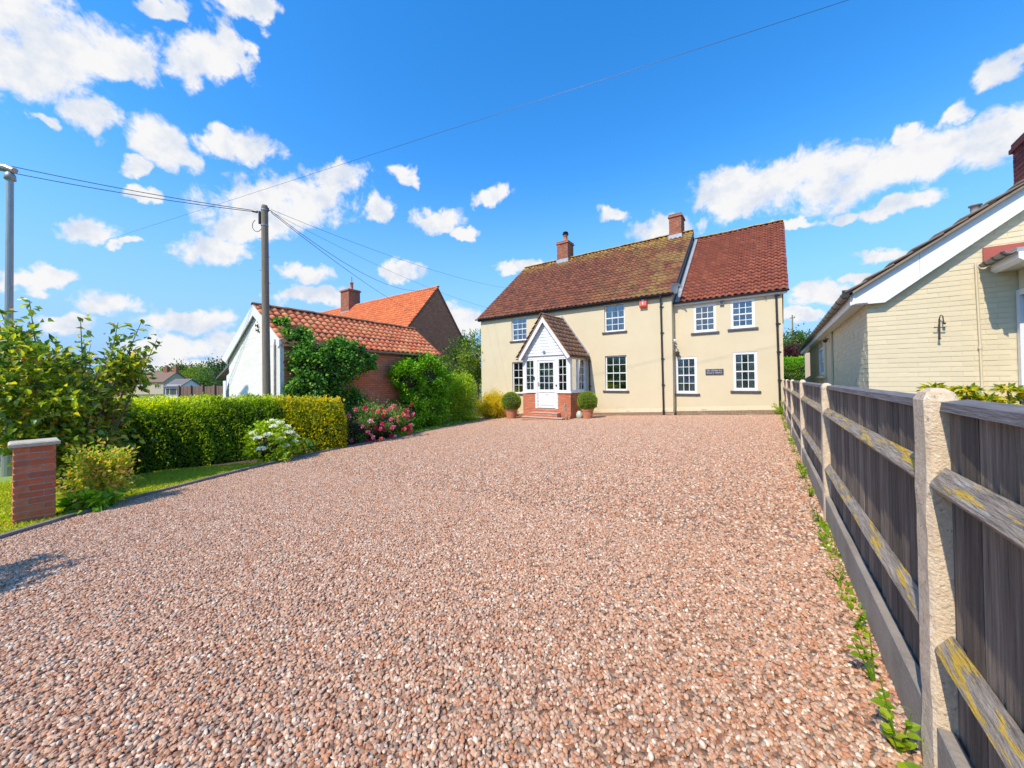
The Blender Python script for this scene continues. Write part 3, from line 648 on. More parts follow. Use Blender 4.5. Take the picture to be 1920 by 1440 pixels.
def build_edges():
    # kerb: concrete edging strips laid end to end
    root = empty('kerb', (-8.6, 3.3, gz(-8.6)), 'low grey concrete edging curving along the left side of the gravel', 'kerb')
    root['kind'] = 'structure'
    ks = sorted(KERB, key=lambda q: q[1]); dense = []
    vv = ks[0][1]; pts = [(kerb_u(v), v) for v in np.linspace(-2.4, 13.3, 400)]
    ds = [0]
    for a, b in zip(pts, pts[1:]): ds.append(ds[-1] + math.dist(a, b))
    def P(s): return (np.interp(s, ds, [p[0] for p in pts]), np.interp(s, ds, [p[1] for p in pts]))
    s = 0; F = rel(root)
    while s < ds[-1] - .3:
        a, b = P(s), P(min(s + .905, ds[-1])); mb = MB(F); d = Vector((b[0] - a[0], b[1] - a[1])).normalized(); n = Vector((-d.y, d.x)) * .028; dz = random.gauss(.05, .004)
        c = []
        for z in (-.1, dz):
            for q, sg in ((a, -1), (b, -1), (b, 1), (a, 1)): c.append((q[0] + n.x * sg, q[1] + n.y * sg, gz(q[0]) + z))
        mb.hexa(c); mb.build('edging_strip', MATS['edging'], root); s += .915
mat('edging', (.24, .225, .21), (.15, .14, .13), 5, .9, .6, 60, 6, stain=((.10, .11, .06), 2.2, .6, .1, .7))
build_edges()

def sheet(name, pts, material, h, label, step=None):
    mb = MB(); mb.poly([(u, v, gz(max(u, -20.25)) + h) for u, v in pts]); return mb.build(name, material, kind='structure', label=label)
def strip_sheet(name, rows, material, h, label):
    mb = MB()
    for (v0, a0, b0), (v1, a1, b1) in zip(rows, rows[1:]):
        mb.poly([(a0, v0, gz(max(a0, -20.25)) + h), (b0, v0, gz(b0) + h), (b1, v1, gz(b1) + h), (a1, v1, gz(max(a1, -20.25)) + h)])
    return mb.build(name, material, kind='structure', label=label)
strip_sheet('flower_bed', [(v, kerb_u(v) - 4.2 + .12 * v, kerb_u(v) - .03) for v in np.linspace(1.0, 14.2, 30)], SOIL, 0, 'dark planted bed between the edging and the garage')
strip_sheet('lawn', [(v, kerb_u(v) - (2.35 if v < 2.0 else max(.06, 2.35 - (v - 2.0) * 1.5)), kerb_u(v) - .03) for v in np.linspace(.62, 3.6, 12)], LAWN, .006, 'narrow strip of mown grass beside the hedge')
strip_sheet('verge', [(v, -16.5, kerb_u(v) - .03) for v in np.linspace(-2.4, .6, 8)], LAWN, .003, 'grass verge around the brick pier')
# road with its kerb at the far left
mb = MB(); mb.box(-31, -21.0, -60, 60, gz(-20.25) - .05, gz(-20.25) + .004); mb.build('road', ASPHALT, kind='structure', label='grey asphalt road at the far left')
mb = MB(); mb.box(-20.9, -20.75, -60, 60, gz(-20.25) - .05, gz(-20.25) + .10); mb.build('road_kerb', CONCRETE, kind='structure', label='pale kerb of the road')
mb = MB(); mb.box(-20.7, -19.0, -60, 60, gz(-20.25) - .05, gz(-20.25) + .095); mb.build('pavement', ASPHALT, kind='structure', label='pavement beside the road')

def grass():
    n = 42000; v = rng.uniform(.5, 3.7, n); w = np.where(v < 2.0, 2.3, np.maximum(.06, 2.3 - (v - 2.0) * 1.5)); ku = np.array([kerb_u(q) for q in v]); u = ku - .04 - rng.random(n) * w
    P = np.stack([u, v, gz(u) + .004], 1); D = rng.normal(size=(n, 3)) * .45 + np.array([0, 0, 1.]); leaf_mesh_obj('grass', P, D, .045, .009, F_GRASS, kind='stuff', droop=.2)['label'] = 'mown green grass of the strip beside the hedge'
    n = 26000; v = rng.uniform(-1.5, .62, n); u = np.array([kerb_u(q) for q in v]) - .05 - rng.random(n) ** 1.4 * 5.5
    P = np.stack([u, v, gz(u) + .004], 1); D = rng.normal(size=(n, 3)) * .45 + np.array([0, 0, 1.]); leaf_mesh_obj('grass', P, D, .055, .011, F_GRASS, kind='stuff', droop=.2)['label'] = 'green grass of the verge left of the brick pier'
    n = 9000; v = rng.uniform(7.5, 13.6, n); u = np.array([kerb_u(q) for q in v]) - .04 - rng.random(n) ** 1.5 * .7
    P = np.stack([u, v, gz(u)], 1); D = rng.normal(size=(n, 3)) * .5 + np.array([0, 0, 1.]); leaf_mesh_obj('ground_cover', P, D, .10, .05, F_CREEP, kind='stuff', droop=.3)['label'] = 'low green ground cover along the edging near the house'
grass()

# ------------------------------------------------------------------ the cream house
FLAT = ([(0, 0, .045), (.30, 0, .045), (.30, .235, .012), (0, .235, .012), (0, 0, .012), (.30, 0, .012), (.295, .22, 0), (0, .22, 0)],
        [(0, 1, 2, 3), (4, 5, 1, 0), (5, 6, 2, 1), (7, 4, 0, 3)])
PLINTH = mat('tan_plinth_brick', None, (.34, .22, .14), 14, .95, .5, 70, ramp=[(.40, .24, .15), (.32, .19, .12), (.46, .30, .20)], bdist=.006)
def chimney(house, u0, u1, v0, v1, z0, z1, material, pots=(), name='chimney', corbel=.05, flash=True):
    F = rel(house); mb = MB(F); mb.box(u0 + .012, u1 - .012, v0 + .012, v1 - .012, z0, z1 - .12); o = mb.build(name, MORTAR_DARK, house)
    for A, N, O, a0, a1 in (((1, 0, 0), (0, -1, 0), (0, v0 + .012, 0), u0, u1), ((0, 1, 0), (1, 0, 0), (u1 - .012, 0, 0), v0, v1), ((0, 1, 0), (-1, 0, 0), (u0 + .012, 0, 0), v0, v1)):
        fr = (Vector(O) - house.location, Vector(A), Vector(N), Vector((0, 0, 1))); mb = MB(fr); z = z0; r = 0
        while z < z1 - .17:
            a = a0 - (.115 if r % 2 else 0)
            while a < a1 - .03:
                b0, b1 = max(a, a0), min(a + .215, a1)
                if b1 - b0 > .03: mb.box(b0, b1, -.01, .012 + random.uniform(0, .003), z, z + .066, random.random() + .001)
                a += .226
            z += .076; r += 1
        tag(mb.build('brickwork', material, o), kind='stuff')
    mb = MB(F); mb.bbox(u0 - corbel, u1 + corbel, v0 - corbel, v1 + corbel, z1 - .16, z1 - .085, .006, .3); mb.bbox(u0 - corbel * .4, u1 + corbel * .4, v0 - corbel * .4, v1 + corbel * .4, z1 - .084, z1, .01, .6); mb.build('cap', material, o)
    if flash:
        mb = MB(F); mb.box(u0 - .03, u1 + .03, v0 - .03, v1 + .03, z0, z0 + .40); 
        mb.build('flashing', LEAD, o)
    return o
def downpipe(house, x, y, z0, z1, r=.034, material=None, joints=3, lean=0.0):
    mb = MB(rel(house)); mb.tube([(x - lean, y, z1), (x, y, z0)], r, 8)
    for i in range(joints + 1):
        z = z0 + (z1 - z0) * (i + .15) / (joints + .3); mb.tube([(x - lean * (z - z0) / (z1 - z0), y, z - .03), (x - lean * (z - z0) / (z1 - z0), y, z + .03)], r * 1.35, 8); mb.box(x - .06, x + .06, y + r, y + r + .012, z - .02, z + .02)
    return mb.build('downpipe', material or BLACK, house, smooth=False)
def gutter(house, P0, P1, r=.055, material=None, brackets=0, name='gutter'):
    P0, P1 = Vector(P0), Vector(P1); d = (P1 - P0); A = d.normalized(); S = A.cross(Vector((0, 0, 1))).normalized(); pl = house.location
    mb = MB((P0 - pl, A, S, Vector((0, 0, 1)))); n = 8
    prof = [(math.cos(math.pi + math.pi * k / n) * r, math.sin(math.pi + math.pi * k / n) * r) for k in range(n + 1)]; inn = [(a * .9, b * .9 + .001) for a, b in prof][::-1]
    mb.prism([(0, a, b) for a, b in prof + inn], (d.length, 0, 0)); o = mb.build(name, material or BLACK, house)
    if brackets:
        for i in range(brackets):
            q = d.length * (i + .3) / brackets; mb = MB((P0 - pl + A * q, A, S, Vector((0, 0, 1))))
            p2 = [(a * 1.13, b * 1.13) for a, b in prof]; i2 = [(a * 1.01, b * 1.01) for a, b in prof][::-1]; mb.prism([(0, a, b) for a, b in p2 + i2], (.045, 0, 0)); mb.build('bracket', BLACK, o)
    return o

def build_house():
    V1, V2 = 15.28, 15.64
    H = empty('cottage', (-8, V1, gz(-8)), 'long two storey cream rendered house with brown clay tile roof and white gabled porch', 'house')
    F1 = (Vector((0, V1, 0)) - H.location, Vector((1, 0, 0)), Vector((0, -1, 0)), Vector((0, 0, 1)))
    F2 = (Vector((0, V2, 0)) - H.location, Vector((1, 0, 0)), Vector((0, -1, 0)), Vector((0, 0, 1)))
    wins1 = [(-10.93, -10.02, 3.24, 4.41), (-6.0, -5.12, 3.27, 4.46), (-10.92, -9.98, .59, 2.17), (-6.0, -5.07, .77, 2.25)]
    wins2 = [(-2.56, -1.80, 2.99, 4.03), (-1.33, -.59, 3.03, 4.06), (-3.24, -2.48, .66, 2.08), (-1.28, -.55, .78, 2.17)]
    mb = MB(F1); holed(mb, -12.97, -3.27, lambda a: 4.60, -1.1, wins1, .14)
    # gable ends and the return beside the wing
    L2 = lambda pts, x: [(x, -p[0], p[1]) for p in pts]
    mb.poly(L2([(0, -1.1), (9.24, -1.1), (9.24, 4.6), (4.62, 8.42), (0, 4.6)], -12.97)); mb.poly(L2([(0, -1.1), (9.24, -1.1), (9.24, 4.6), (4.62, 8.42), (0, 4.6)], -3.27))
    mb.poly([(-12.97, -9.24, -1.1), (-3.27, -9.24, -1.1), (-3.27, -9.24, 4.6), (-12.97, -9.24, 4.6)])
    mb.build('wall', CREAM, H)
    mb = MB(F2); holed(mb, -3.265, .20, lambda a: 4.27, -.6, wins2, .10)
    mb.poly(L2([(0, -.6), (8.9, -.6), (8.9, 4.27), (4.45, 8.06), (0, 4.27)], .20)); mb.poly([(-3.2, -8.9, -.6), (.2, -8.9, -.6), (.2, -8.9, 4.27), (-3.2, -8.9, 4.27)])
    mb.build('wall', CREAM, H)
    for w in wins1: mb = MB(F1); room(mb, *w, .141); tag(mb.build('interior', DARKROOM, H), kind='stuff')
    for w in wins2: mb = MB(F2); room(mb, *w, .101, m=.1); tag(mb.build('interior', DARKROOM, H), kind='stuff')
    labs = ['upper sash window left of the porch roof', 'upper sash window near the orange alarm box', 'ground floor sash window partly hidden by the porch', 'ground floor sash window right of the porch']
    for w, l, c in zip(wins1, labs, (.3, .42, 0, 0)): sash(H, F1, *w, curtain=c, label=l)
    labs = ['upper sash window nearest the satellite dish', 'upper sash window nearest the right corner', 'ground floor sash window left of the name plaque', 'ground floor sash window right of the name plaque']
    for w, l in zip(wins2, labs): sash(H, F2, *w, curtain=.33, label=l, recess=.03, fr=.085)
    # brick plinth following the ground
    brick_wall(H, (0, V1 - .002, 0), (1, 0, 0), (0, -1, 0), -12.97, -3.27, -.9, .2, lambda a, z, *k: z < gz(a) + .17 and not (-9.3 < a < -6.8), PLINTH, cap=0, proud=.018, depth=.0)
    brick_wall(H, (-3.272, 0, 0), (0, 1, 0), (1, 0, 0), V1 - .02, V2, -.9, .2, lambda a, z, *k: z < gz(-3.2) + .13, PLINTH, cap=0, proud=.018, depth=.0)
    brick_wall(H, (0, V2 - .002, 0), (1, 0, 0), (0, -1, 0), -3.25, .20, -.45, .2, lambda a, z, *k: z < gz(a) + .17, PLINTH, cap=0, proud=.018, depth=.0)
    brick_wall(H, (.198, 0, 0), (0, 1, 0), (1, 0, 0), V2 - .02, 24, -.3, .2, lambda a, z, *k: z < .12, PLINTH, cap=0, proud=.018, depth=.0)
    # splayed foot of the render just above the plinth
    for fr, segs in ((F1, ((-12.97, -9.3), (-6.8, -3.27))), (F2, ((-3.25, .20),))):
        for a0, a1 in segs:
            mb = MB(fr); z0_, z1_ = gz(a0) + .14, gz(a1) + .14
            mb.hexa([(a0, 0.001, z0_), (a0, .026, z0_), (a1, .026, z1_), (a1, 0.001, z1_), (a0, 0.001, z0_ + .16), (a0, .002, z0_ + .16), (a1, .002, z1_ + .16), (a1, 0.001, z1_ + .16)]); mb.build('render_drip', CREAM, H)
    # roofs
    F = rel(H); x0, x1 = -13.14, -3.2
    mb = MB(F); prof = [(15.13, 4.55), (19.9, 8.46), (24.67, 4.55), (24.6, 4.46), (19.9, 8.34), (15.2, 4.46)]; mb.prism([(x0 + .03, a, b) for a, b in prof], (x1 - x0 - .04, 0, 0)); mb.build('roof', T_MAIN, H)
    B = Vector((0, 4.77, 3.91)).normalized(); tile_roof(H, (x0, 15.10, 4.545), (1, 0, 0), B, x1 - x0, 6.17, .205, .265, T_MAIN, jit=.010, proto=pantile(.205, .31, lift=.036, amp=.028))
    ridge_tiles(H, (x0, 19.9, 8.53), (x1, 19.9, 8.53), r=.12)
    y0, y1 = -3.19, .37
    mb = MB(F); prof = [(15.50, 4.22), (20.1, 8.08), (24.7, 4.22), (24.6, 4.13), (20.1, 7.98), (15.57, 4.13)]; mb.prism([(y0, a, b) for a, b in prof], (y1 - y0 - .02, 0, 0)); mb.build('roof', T_WING, H)
    B2 = Vector((0, 4.6, 3.86)).normalized(); tile_roof(H, (y0 + .16, 15.47, 4.205), (1, 0, 0), B2, y1 - y0 - .16, 6.0, .205, .265, T_WING, proto=pantile(.205, .31, lift=.045, amp=.040), jit=.007)
    ridge_tiles(H, (y0 + .02, 20.1, 8.15), (y1, 20.1, 8.15), r=.12)
    # lead soaker between the two roofs, verge boards
    N2 = Vector((0, -B2.z, B2.y)); mb = MB(F); a = Vector((y0 + .005, 15.47, 4.205)) + N2 * .05; w = Vector((.165, 0, 0))
    mb.prism([tuple(a), tuple(a + w), tuple(a + w + B2 * 5.95), tuple(a + B2 * 5.95)], tuple(N2 * .012)); mb.build('lead_flashing', LEAD, H)
    B1 = B; N1 = Vector((0, -B1.z, B1.y)); 
    mb = MB(F); a = Vector((x1 + .006, 15.12, 4.53)); mb.prism([tuple(a - N1 * .13), tuple(a + N1 * .03), tuple(a + N1 * .03 + B1 * 6.15), tuple(a - N1 * .13 + B1 * 6.15)], (.02, 0, 0)); mb.build('verge_board', SILL, H)
    mb = MB(F); a = Vector((y1 - .01, 15.5, 4.2)); mb.prism([tuple(a - N2 * .05), tuple(a + N2 * .02), tuple(a + N2 * .02 + B2 * 5.98), tuple(a - N2 * .05 + B2 * 5.98)], (.02, 0, 0)); mb.build('verge_board', T_WING, H)
    mb = MB(F); mb.box(-13.1, -3.25, 15.16, 15.275, 4.44, 4.53); mb.build('fascia', BLACK, H)
    mb = MB(F); mb.box(-3.24, .33, 15.545, 15.635, 4.10, 4.20); mb.build('fascia', WHITE, H)
    gutter(H, (-13.2, 15.09, 4.55), (-3.2, 15.09, 4.55)); gutter(H, (-3.32, 15.49, 4.215), (.40, 15.49, 4.215))
    mb = MB(F); mb.tube([(-3.64, 15.09, 4.5), (-3.64, 15.09, 4.42), (-3.66, 15.22, 4.32), (-3.66, 15.22, 4.2)], .034, 8); mb.build('pipe_bend', BLACK, H)
    downpipe(H, -3.62, 15.225, -.18, 4.22, joints=4, lean=.04)
    downpipe(H, .085, 15.585, .03, 4.2, joints=4, lean=.05)
    chimney(H, -4.24, -3.68, 19.55, 20.35, 7.98, 9.42, BRICK_OLD)
    c = chimney(H, -10.58, -9.86, 19.55, 20.3, 8.02, 9.50, BRICK_OLD)
    mb = MB(F); mb.lathe([(.13, 9.48), (.14, 9.52), (.12, 9.56), (.115, 9.86), (.14, 9.88), (.14, 9.92)], (-10.17, 19.9, 0), 14); mb.build('chimney_pot', TERRA, c, smooth=True)
    mb = MB(F); mb.lathe([(.12, 9.92), (.12, 9.97), (.19, 9.975), (.19, 9.99), (.08, 10.0), (.08, 10.07), (.17, 10.075), (.15, 10.11), (.03, 10.17), (0, 10.2)], (-10.17, 19.9, 0), 14); mb.build('cowl', BLACK, c)
    # porch -------------------------------------------------------
    PV = 13.68; FP = (Vector((0, PV, 0)) - H.location, Vector((1, 0, 0)), Vector((0, -1, 0)), Vector((0, 0, 1)))
    FS = (Vector((-6.86, 0, 0)) - H.location, Vector((0, 1, 0)), Vector((1, 0, 0)), Vector((0, 0, 1)))
    FL = (Vector((-9.2, 0, 0)) - H.location, Vector((0, 1, 0)), Vector((-1, 0, 0)), Vector((0, 0, 1)))
    mb = MB(F); mb.box(-9.19, -8.49, PV + .01, PV + .2, -.8, .66); mb.box(-7.51, -6.87, PV + .01, PV + .2, -.8, .66); mb.box(-7.05, -6.87, PV + .21, 15.27, -.8, .66); mb.box(-9.19, -9.0, PV + .21, 15.27, -.8, .66)
    mb.box(-8.48, -7.52, PV + .01, PV + .9, -.8, .02); pw = mb.build('porch_wall', MORTAR, H)
    keep = lambda a, z, b0, b1, z0, z1: z1 < .685 and not (-8.5 < a < -7.5 and z1 > .05)
    def pbricks(O, A, N, a0, a1, kp):
        brick_wall_sub(pw, H, O, A, N, a0, a1, -.52, .69, kp)
    pbricks((0, PV + .01, 0), (1, 0, 0), (0, -1, 0), -9.2, -6.855, keep); pbricks((-6.87, 0, 0), (0, 1, 0), (1, 0, 0), PV - .004, 15.27, lambda *k: True); pbricks((-9.19, 0, 0), (0, 1, 0), (-1, 0, 0), PV, 15.27, lambda *k: True)
    mb = MB(F)
    mb.bbox(-9.24, -8.50, PV - .05, PV + .12, .69, .745); mb.bbox(-7.50, -6.81, PV - .05, PV + .12, .69, .745); mb.bbox(-6.98, -6.81, PV + .121, 15.275, .69, .745); mb.bbox(-9.24, -9.07, PV + .121, 15.275, .69, .745)
    for a, b in ((-9.2, -9.08), (-6.98, -6.86)): mb.box(a, b, PV, PV + .12, .746, 2.17)
    mb.box(-6.96, -6.86, 15.16, 15.275, .746, 2.17); mb.box(-9.2, -9.1, 15.16, 15.275, .746, 2.17)
    mb.box(-9.22, -6.84, PV - .01, PV + .12, 2.171, 2.30); mb.box(-6.96, -6.84, PV + .121, 15.275, 2.171, 2.27); mb.box(-9.22, -9.1, PV + .121, 15.275, 2.171, 2.27)
    mb.build('porch_frame', WHITE, H)
    sash(H, FP, -9.079, -8.56, .746, 2.170, cols=2, rows=4, sill=False, recess=.02, fr=.075, mid=False, name='porch_window', label='narrow porch window left of the door')
    sash(H, FP, -7.45, -6.981, .746, 2.170, cols=2, rows=4, sill=False, recess=.02, fr=.06, mid=False, name='porch_window', label='narrow porch window right of the door')
    sash(H, FS, 13.801, 14.42, .746, 2.170, cols=1, rows=1, sill=False, recess=.02, fr=.06, mid=False, name='porch_window', label='porch side window nearest the front')
    sash(H, FS, 14.421, 15.159, .746, 2.170, cols=2, rows=4, sill=False, recess=.02, fr=.06, mid=False, name='porch_window', label='porch side window nearest the house wall')
    sash(H, FL, 13.801, 14.48, .746, 2.170, cols=2, rows=4, sill=False, recess=.02, fr=.06, mid=False, name='porch_window'); sash(H, FL, 14.481, 15.159, .746, 2.170, cols=2, rows=4, sill=False, recess=.02, fr=.06, mid=False, name='porch_window')
    # door
    mb = MB(FP); mb.box(-8.559, -8.44, -.10, .01, .03, 2.170); mb.box(-7.56, -7.451, -.10, .01, .03, 2.170); mb.box(-8.439, -7.561, -.10, .008, 2.09, 2.169); mb.build('door_frame', WHITE, H)
    d = sash(H, FP, -8.438, -7.562, .72, 2.088, cols=3, rows=4, sill=False, recess=.03, fr=.10, mid=False, name='front_door', curtain=.6, label='white half glazed front door')
    mb = MB(FP); mb.box(-8.438, -7.562, -.09, -.025, .05, .718); mb.box(-8.34, -7.66, -.0245, -.012, .16, .60); mb.box(-8.31, -7.69, -.0115, -.006, .19, .57); mb.box(-8.1, -7.9, -.0055, .004, .62, .66); mb.build('door_panel', WHITE, d)
    mb = MB(FP); mb.box(-8.40, -8.37, -.01, .008, .98, 1.16); mb.tube([(-8.385, .008, 1.09), (-8.385, .05, 1.09), (-8.29, .05, 1.09)], .011, 6); mb.build('door_handle', GALV, d)
    mb = MB(FP); mb.box(-7.53, -7.48, .011, .04, .98, 1.05); mb.build('doorbell', IRON, H); 
    mb = MB(FP); mb.box(-8.62, -8.58, .012, .07, 1.30, 1.40); mb.box(-8.66, -8.56, .011, .03, 1.28, 1.30); mb.build('porch_hook', IRON, H)
    mb = MB(F); mb.box(-9.0, -7.05, PV + .3, 15.27, -.05, .02); mb.build('porch_floor', CONCRETE, H)
    # gable boards
    za, zb, hw = 2.29, 3.86, 1.13; x_c = -8.03
    k = 12
    for i in range(k):
        z0_, z1_ = za + (zb - za) * i / k, za + (zb - za) * (i + 1) / k; w0 = hw * (zb - z0_) / (zb - za); w1 = hw * (zb - z1_) / (zb - za)
        mb = MB(F); y = PV - .04; mb.hexa([(x_c - w0, y - .022, z0_), (x_c + w0, y - .022, z0_), (x_c + w0, y + .02, z0_), (x_c - w0, y + .02, z0_), (x_c - w1, y - .006, z1_ + .004), (x_c + w1, y - .006, z1_ + .004), (x_c + w1, y + .02, z1_ + .004), (x_c - w1, y + .02, z1_ + .004)]); mb.build('gable_board', WHITE, H)
    mb = MB(F); mb.bbox(-8.1, -7.99, PV - .11, PV - .055, 2.38, 2.50, .01); mb.build('porch_light', GALV, H)
    for s in (-1, 1):
        e = Vector((x_c + s * 1.29, 0, 2.20)); r_ = Vector((x_c, 0, 4.0)); dd = (r_ - e).normalized(); nn = Vector((-dd.z * s * -1, 0, dd.x * s * -1)); nn = Vector((dd.z * s, 0, -dd.x * s)) * 1.0
        if nn.z < 0: nn = -nn
        mb = MB(F); yb = 13.46; q = [e, r_, r_ - Vector((0, 0, .30)), e - nn * .17]
        mb.prism([(p.x, yb + (.001 if s > 0 else 0), p.z) for p in q], (0, .028, 0)); mb.build('bargeboard', WHITE, H)
        # soffit / deck and tiles
        mb = MB(F); mb.prism([(e.x, 13.44, e.z + .02), (r_.x, 13.44, r_.z + .02), (r_.x, 13.44, r_.z - .05), (e.x, 13.44, e.z - .04)], (0, 1.83, 0)); mb.build('porch_roof', T_CONC, H)
        O = (e.x + s * .03, 13.40 if s > 0 else 13.40, e.z + .03); tile_roof(H, O, (0, 1, 0), (dd.x, 0, dd.z), 1.86, 2.2, .31, .245, T_CONC, cap=60, name='porch_tile', proto=FLAT, jit=.003)
        gutter(H, (e.x + s * .05, 13.44, e.z - .01), (e.x + s * .05, 15.2, e.z - .01), r=.045, name='porch_gutter')
        mb = MB(F); mb.prism([(e.x + s * .02, 15.22, e.z + .05), (r_.x, 15.22, r_.z + .05), (r_.x, 15.22, r_.z + .22), (e.x + s * .02, 15.22, e.z + .20)], (0, .055, 0)); mb.build('lead_flashing', LEAD, H)
    ridge_tiles(H, (x_c, 13.40, 4.06), (x_c, 15.2, 4.06), material=T_CONC, l=.42, r=.10)
    downpipe(H, -6.70, 15.22, -.3, 2.2, joints=2)
    # steps
    mb = MB(F); mb.box(-8.58, -7.34, 13.40, PV, -.5, -.155); mb.box(-8.88, -6.98, 13.12, 13.399, -.6, -.325); st = mb.build('porch_steps', MORTAR, H)
    for a0, a1, y, zt, zb_ in ((-8.58, -7.34, 13.40, -.155, -.34), (-8.88, -6.98, 13.12, -.325, -.52)):
        brick_wall_sub(st, H, (0, y, 0), (1, 0, 0), (0, -1, 0), a0, a1, zb_, zt + .001, lambda *k: True)
        n = 5 if a1 - a0 < 1.5 else 7; mb = MB(F)
        for i in range(n):
            x = a0 - .02 + (a1 - a0 + .04) * i / n; m2 = MB(F); m2.bbox(x + .004, x + (a1 - a0 + .04) / n - .004, y - .03, y + .29, zt, zt + .032, .005); m2.build('step_slab', MATS['step_slab'], st)
    return H
mat('step_slab', (.60, .40, .28), (.50, .30, .20), 8, .9, .5, 60)
def brick_wall_sub(part, house, O, A, N, a0, a1, z0, z1, keep, material=None, L_=.225, H_=.0745):
    """bricks as sub-parts of a wall part (which sits at the house's own origin)"""
    A = Vector(A); N = Vector(N); row = 0; z = z0; cache = {}; base = Vector(O) - house.location
    while z + H_ <= z1 + .002:
        a = a0 - (row % 2) * L_ / 2
        while a < a1:
            b0 = max(a, a0); b1 = min(a + L_ - .010, a1)
            if b1 - b0 > .04 and keep((b0 + b1) / 2, z, b0, b1, z, z + H_):
                key = round(b1 - b0, 3)
                if key not in cache:
                    mb = MB((Vector((0, 0, 0)), A, N, Vector((0, 0, 1)))); mb.bbox(-key / 2, key / 2, -.015, .012, 0, H_ - .010, .003); cache[key] = mb.mesh('brick', material or BRICK_ORANGE)
                inst(cache[key], 'brick', part, base + A * ((b0 + b1) / 2) + Vector((0, 0, z)) + N * random.uniform(-.002, .002))
            a += L_
        z += H_; row += 1
HOUSE = build_house()

# things fixed to the front of the house
def house_things():
    t = empty('alarm_box', (-4.33, 15.27, 4.32), 'orange red burglar alarm box under the eaves of the main roof', 'alarm box'); F = rel(t)
    red = mat('alarm_red', (.75, .10, .05), (.70, .09, .05), 5, .4)
    mb = MB(F); mb.prism([(-4.47, 15.27, 4.13), (-4.47, 15.27, 4.50), (-4.47, 15.19, 4.50), (-4.47, 15.14, 4.20), (-4.47, 15.17, 4.13)], (.28, 0, 0)); mb.build('case', red, t)
    mb = MB(F); mb.box(-4.38, -4.29, 15.165, 15.18, 4.38, 4.44); mb.build('badge', WHITE, t)
    mb = MB(F); mb.box(-4.345, -4.315, 15.14, 15.16, 4.24, 4.33); mb.box(-4.36, -4.345, 15.14, 15.16, 4.30, 4.33); mb.build('mark', WHITE, t)
    t = empty('satellite_dish', (-3.08, 15.35, 4.66), 'grey satellite dish mounted where the two roofs meet', 'satellite dish')
    dm = mat('dish_grey', (.17, .19, .21), (.14, .16, .18), 5, .5, metal=.2)
    mb = MB(); N_ = Vector((.45, -.87, .20)).normalized(); S_ = N_.cross(Vector((0, 0, 1))).normalized(); U_ = S_.cross(N_)
    mb.F = (Vector((0, -.10, .06)), S_, U_, N_); mb.lathe([(0.001, -.045), (.08, -.04), (.16, -.018), (.215, .01), (.22, .012), (.16, -.03), (.001, -.06)], n=20); mb.build('reflector', dm, t, smooth=True)
    mb = MB(); mb.F = (Vector((0, -.10, .06)), S_, U_, N_); mb.tube([(0, -.25, 0), (0, -.10, .30)], .012, 6); mb.tube([(0, -.10, .27), (0, -.10, .36)], .03, 8); mb.build('receiver_arm', BLACK, t)
    mb = MB(); mb.tube([(0, -.04, .02), (0, .12, -.20), (0, .29, -.40)], .02, 6); mb.build('mount', GALV, t)
    t = empty('name_plaque', (-1.885, 15.62, 1.48), 'dark rectangular plaque with two lines of pale lettering between the lower wing windows', 'sign'); F = rel(t)
    mb = MB(F); mb.bbox(-2.18, -1.59, 15.605, 15.635, 1.375, 1.585, .004); mb.build('board', mat('plaque_dark', (.06, .06, .075), (.08, .08, .10), 9, .5), t)
    lt = mat('plaque_lettering', (.62, .64, .68), (.55, .57, .6), 9, .5); rs = random.Random(4)
    for ln, (z, words_) in enumerate(((1.50, (3, 7, 3)), (1.415, (5, 1, 7)))):
        mb = MB(F); x = -2.135; tot = sum(words_) + 2; st = .50 / tot
        for wd in words_:
            for q in range(wd):
                k = rs.choice('HTOELI'); w = st * .74; h = .05
                def s(a, b, c, d): mb.box(x + a * w, x + b * w, 15.601, 15.606, z + c * h, z + d * h)
                if k in 'HE': s(0, .22, 0, 1)
                if k == 'H': s(.78, 1, 0, 1); s(.221, .779, .42, .6)
                if k == 'E': s(.221, 1, 0, .16); s(.221, 1, .84, 1); s(.221, .8, .42, .58)
                if k in 'TI': s(.39, .61, 0, .83)
                if k == 'T': s(0, 1, .831, 1)
                if k == 'O': s(0, .22, 0, 1); s(.78, 1, 0, 1); s(.221, .779, 0, .16); s(.221, .779, .84, 1)
                if k == 'L': s(0, .22, 0, 1); s(.221, 1, 0, .16)
                x += st
            x += st
        mb.build('lettering', lt, t)
    t = empty('security_light', (-3.25, 15.5, 2.73), 'small white round security light on the corner beside the wing', 'light'); mb = MB(); mb.lathe([(0, -.07), (.055, -.06), (.07, 0), (.055, .06), (0, .07)], n=12); mb.build('lamp_head', WHITE, t, smooth=True)
    mb = MB(); mb.box(-.02, .02, .0, .14, -.02, .02); mb.tube([(0, .05, -.14), (.12, 0, -.22)], .015, 6); mb.build('bracket', GALV, t)
    t = empty('wall_lantern', (-3.13, 15.62, 2.22), 'small black wall lantern above the lower left wing window', 'lantern'); mb = MB(); mb.lathe([(.02, -.13), (.06, -.10), (.075, .03), (.085, .04), (.03, .10), (0, .12)], (0, -.12, 0), 6); mb.build('lamp_shade', IRON, t)
    mb = MB(); mb.box(-.03, .03, -.01, .02, -.06, .08); mb.tube([(0, 0, .03), (0, -.05, .12), (0, -.12, .10)], .01, 6); mb.build('bracket', IRON, t)
    t = empty('vent_box', (-1.6, 15.62, 4.03), 'small dark vent box under the eaves between the upper wing windows', 'vent'); mb = MB(); mb.bbox(-.065, .065, -.06, .015, -.09, .07, .008); mb.build('case', GUTTER_GREY, t)
    mb = MB(); 
    for i in range(4): mb.box(-.05, .05, -.068, -.061, -.06 + i * .03, -.045 + i * .03)
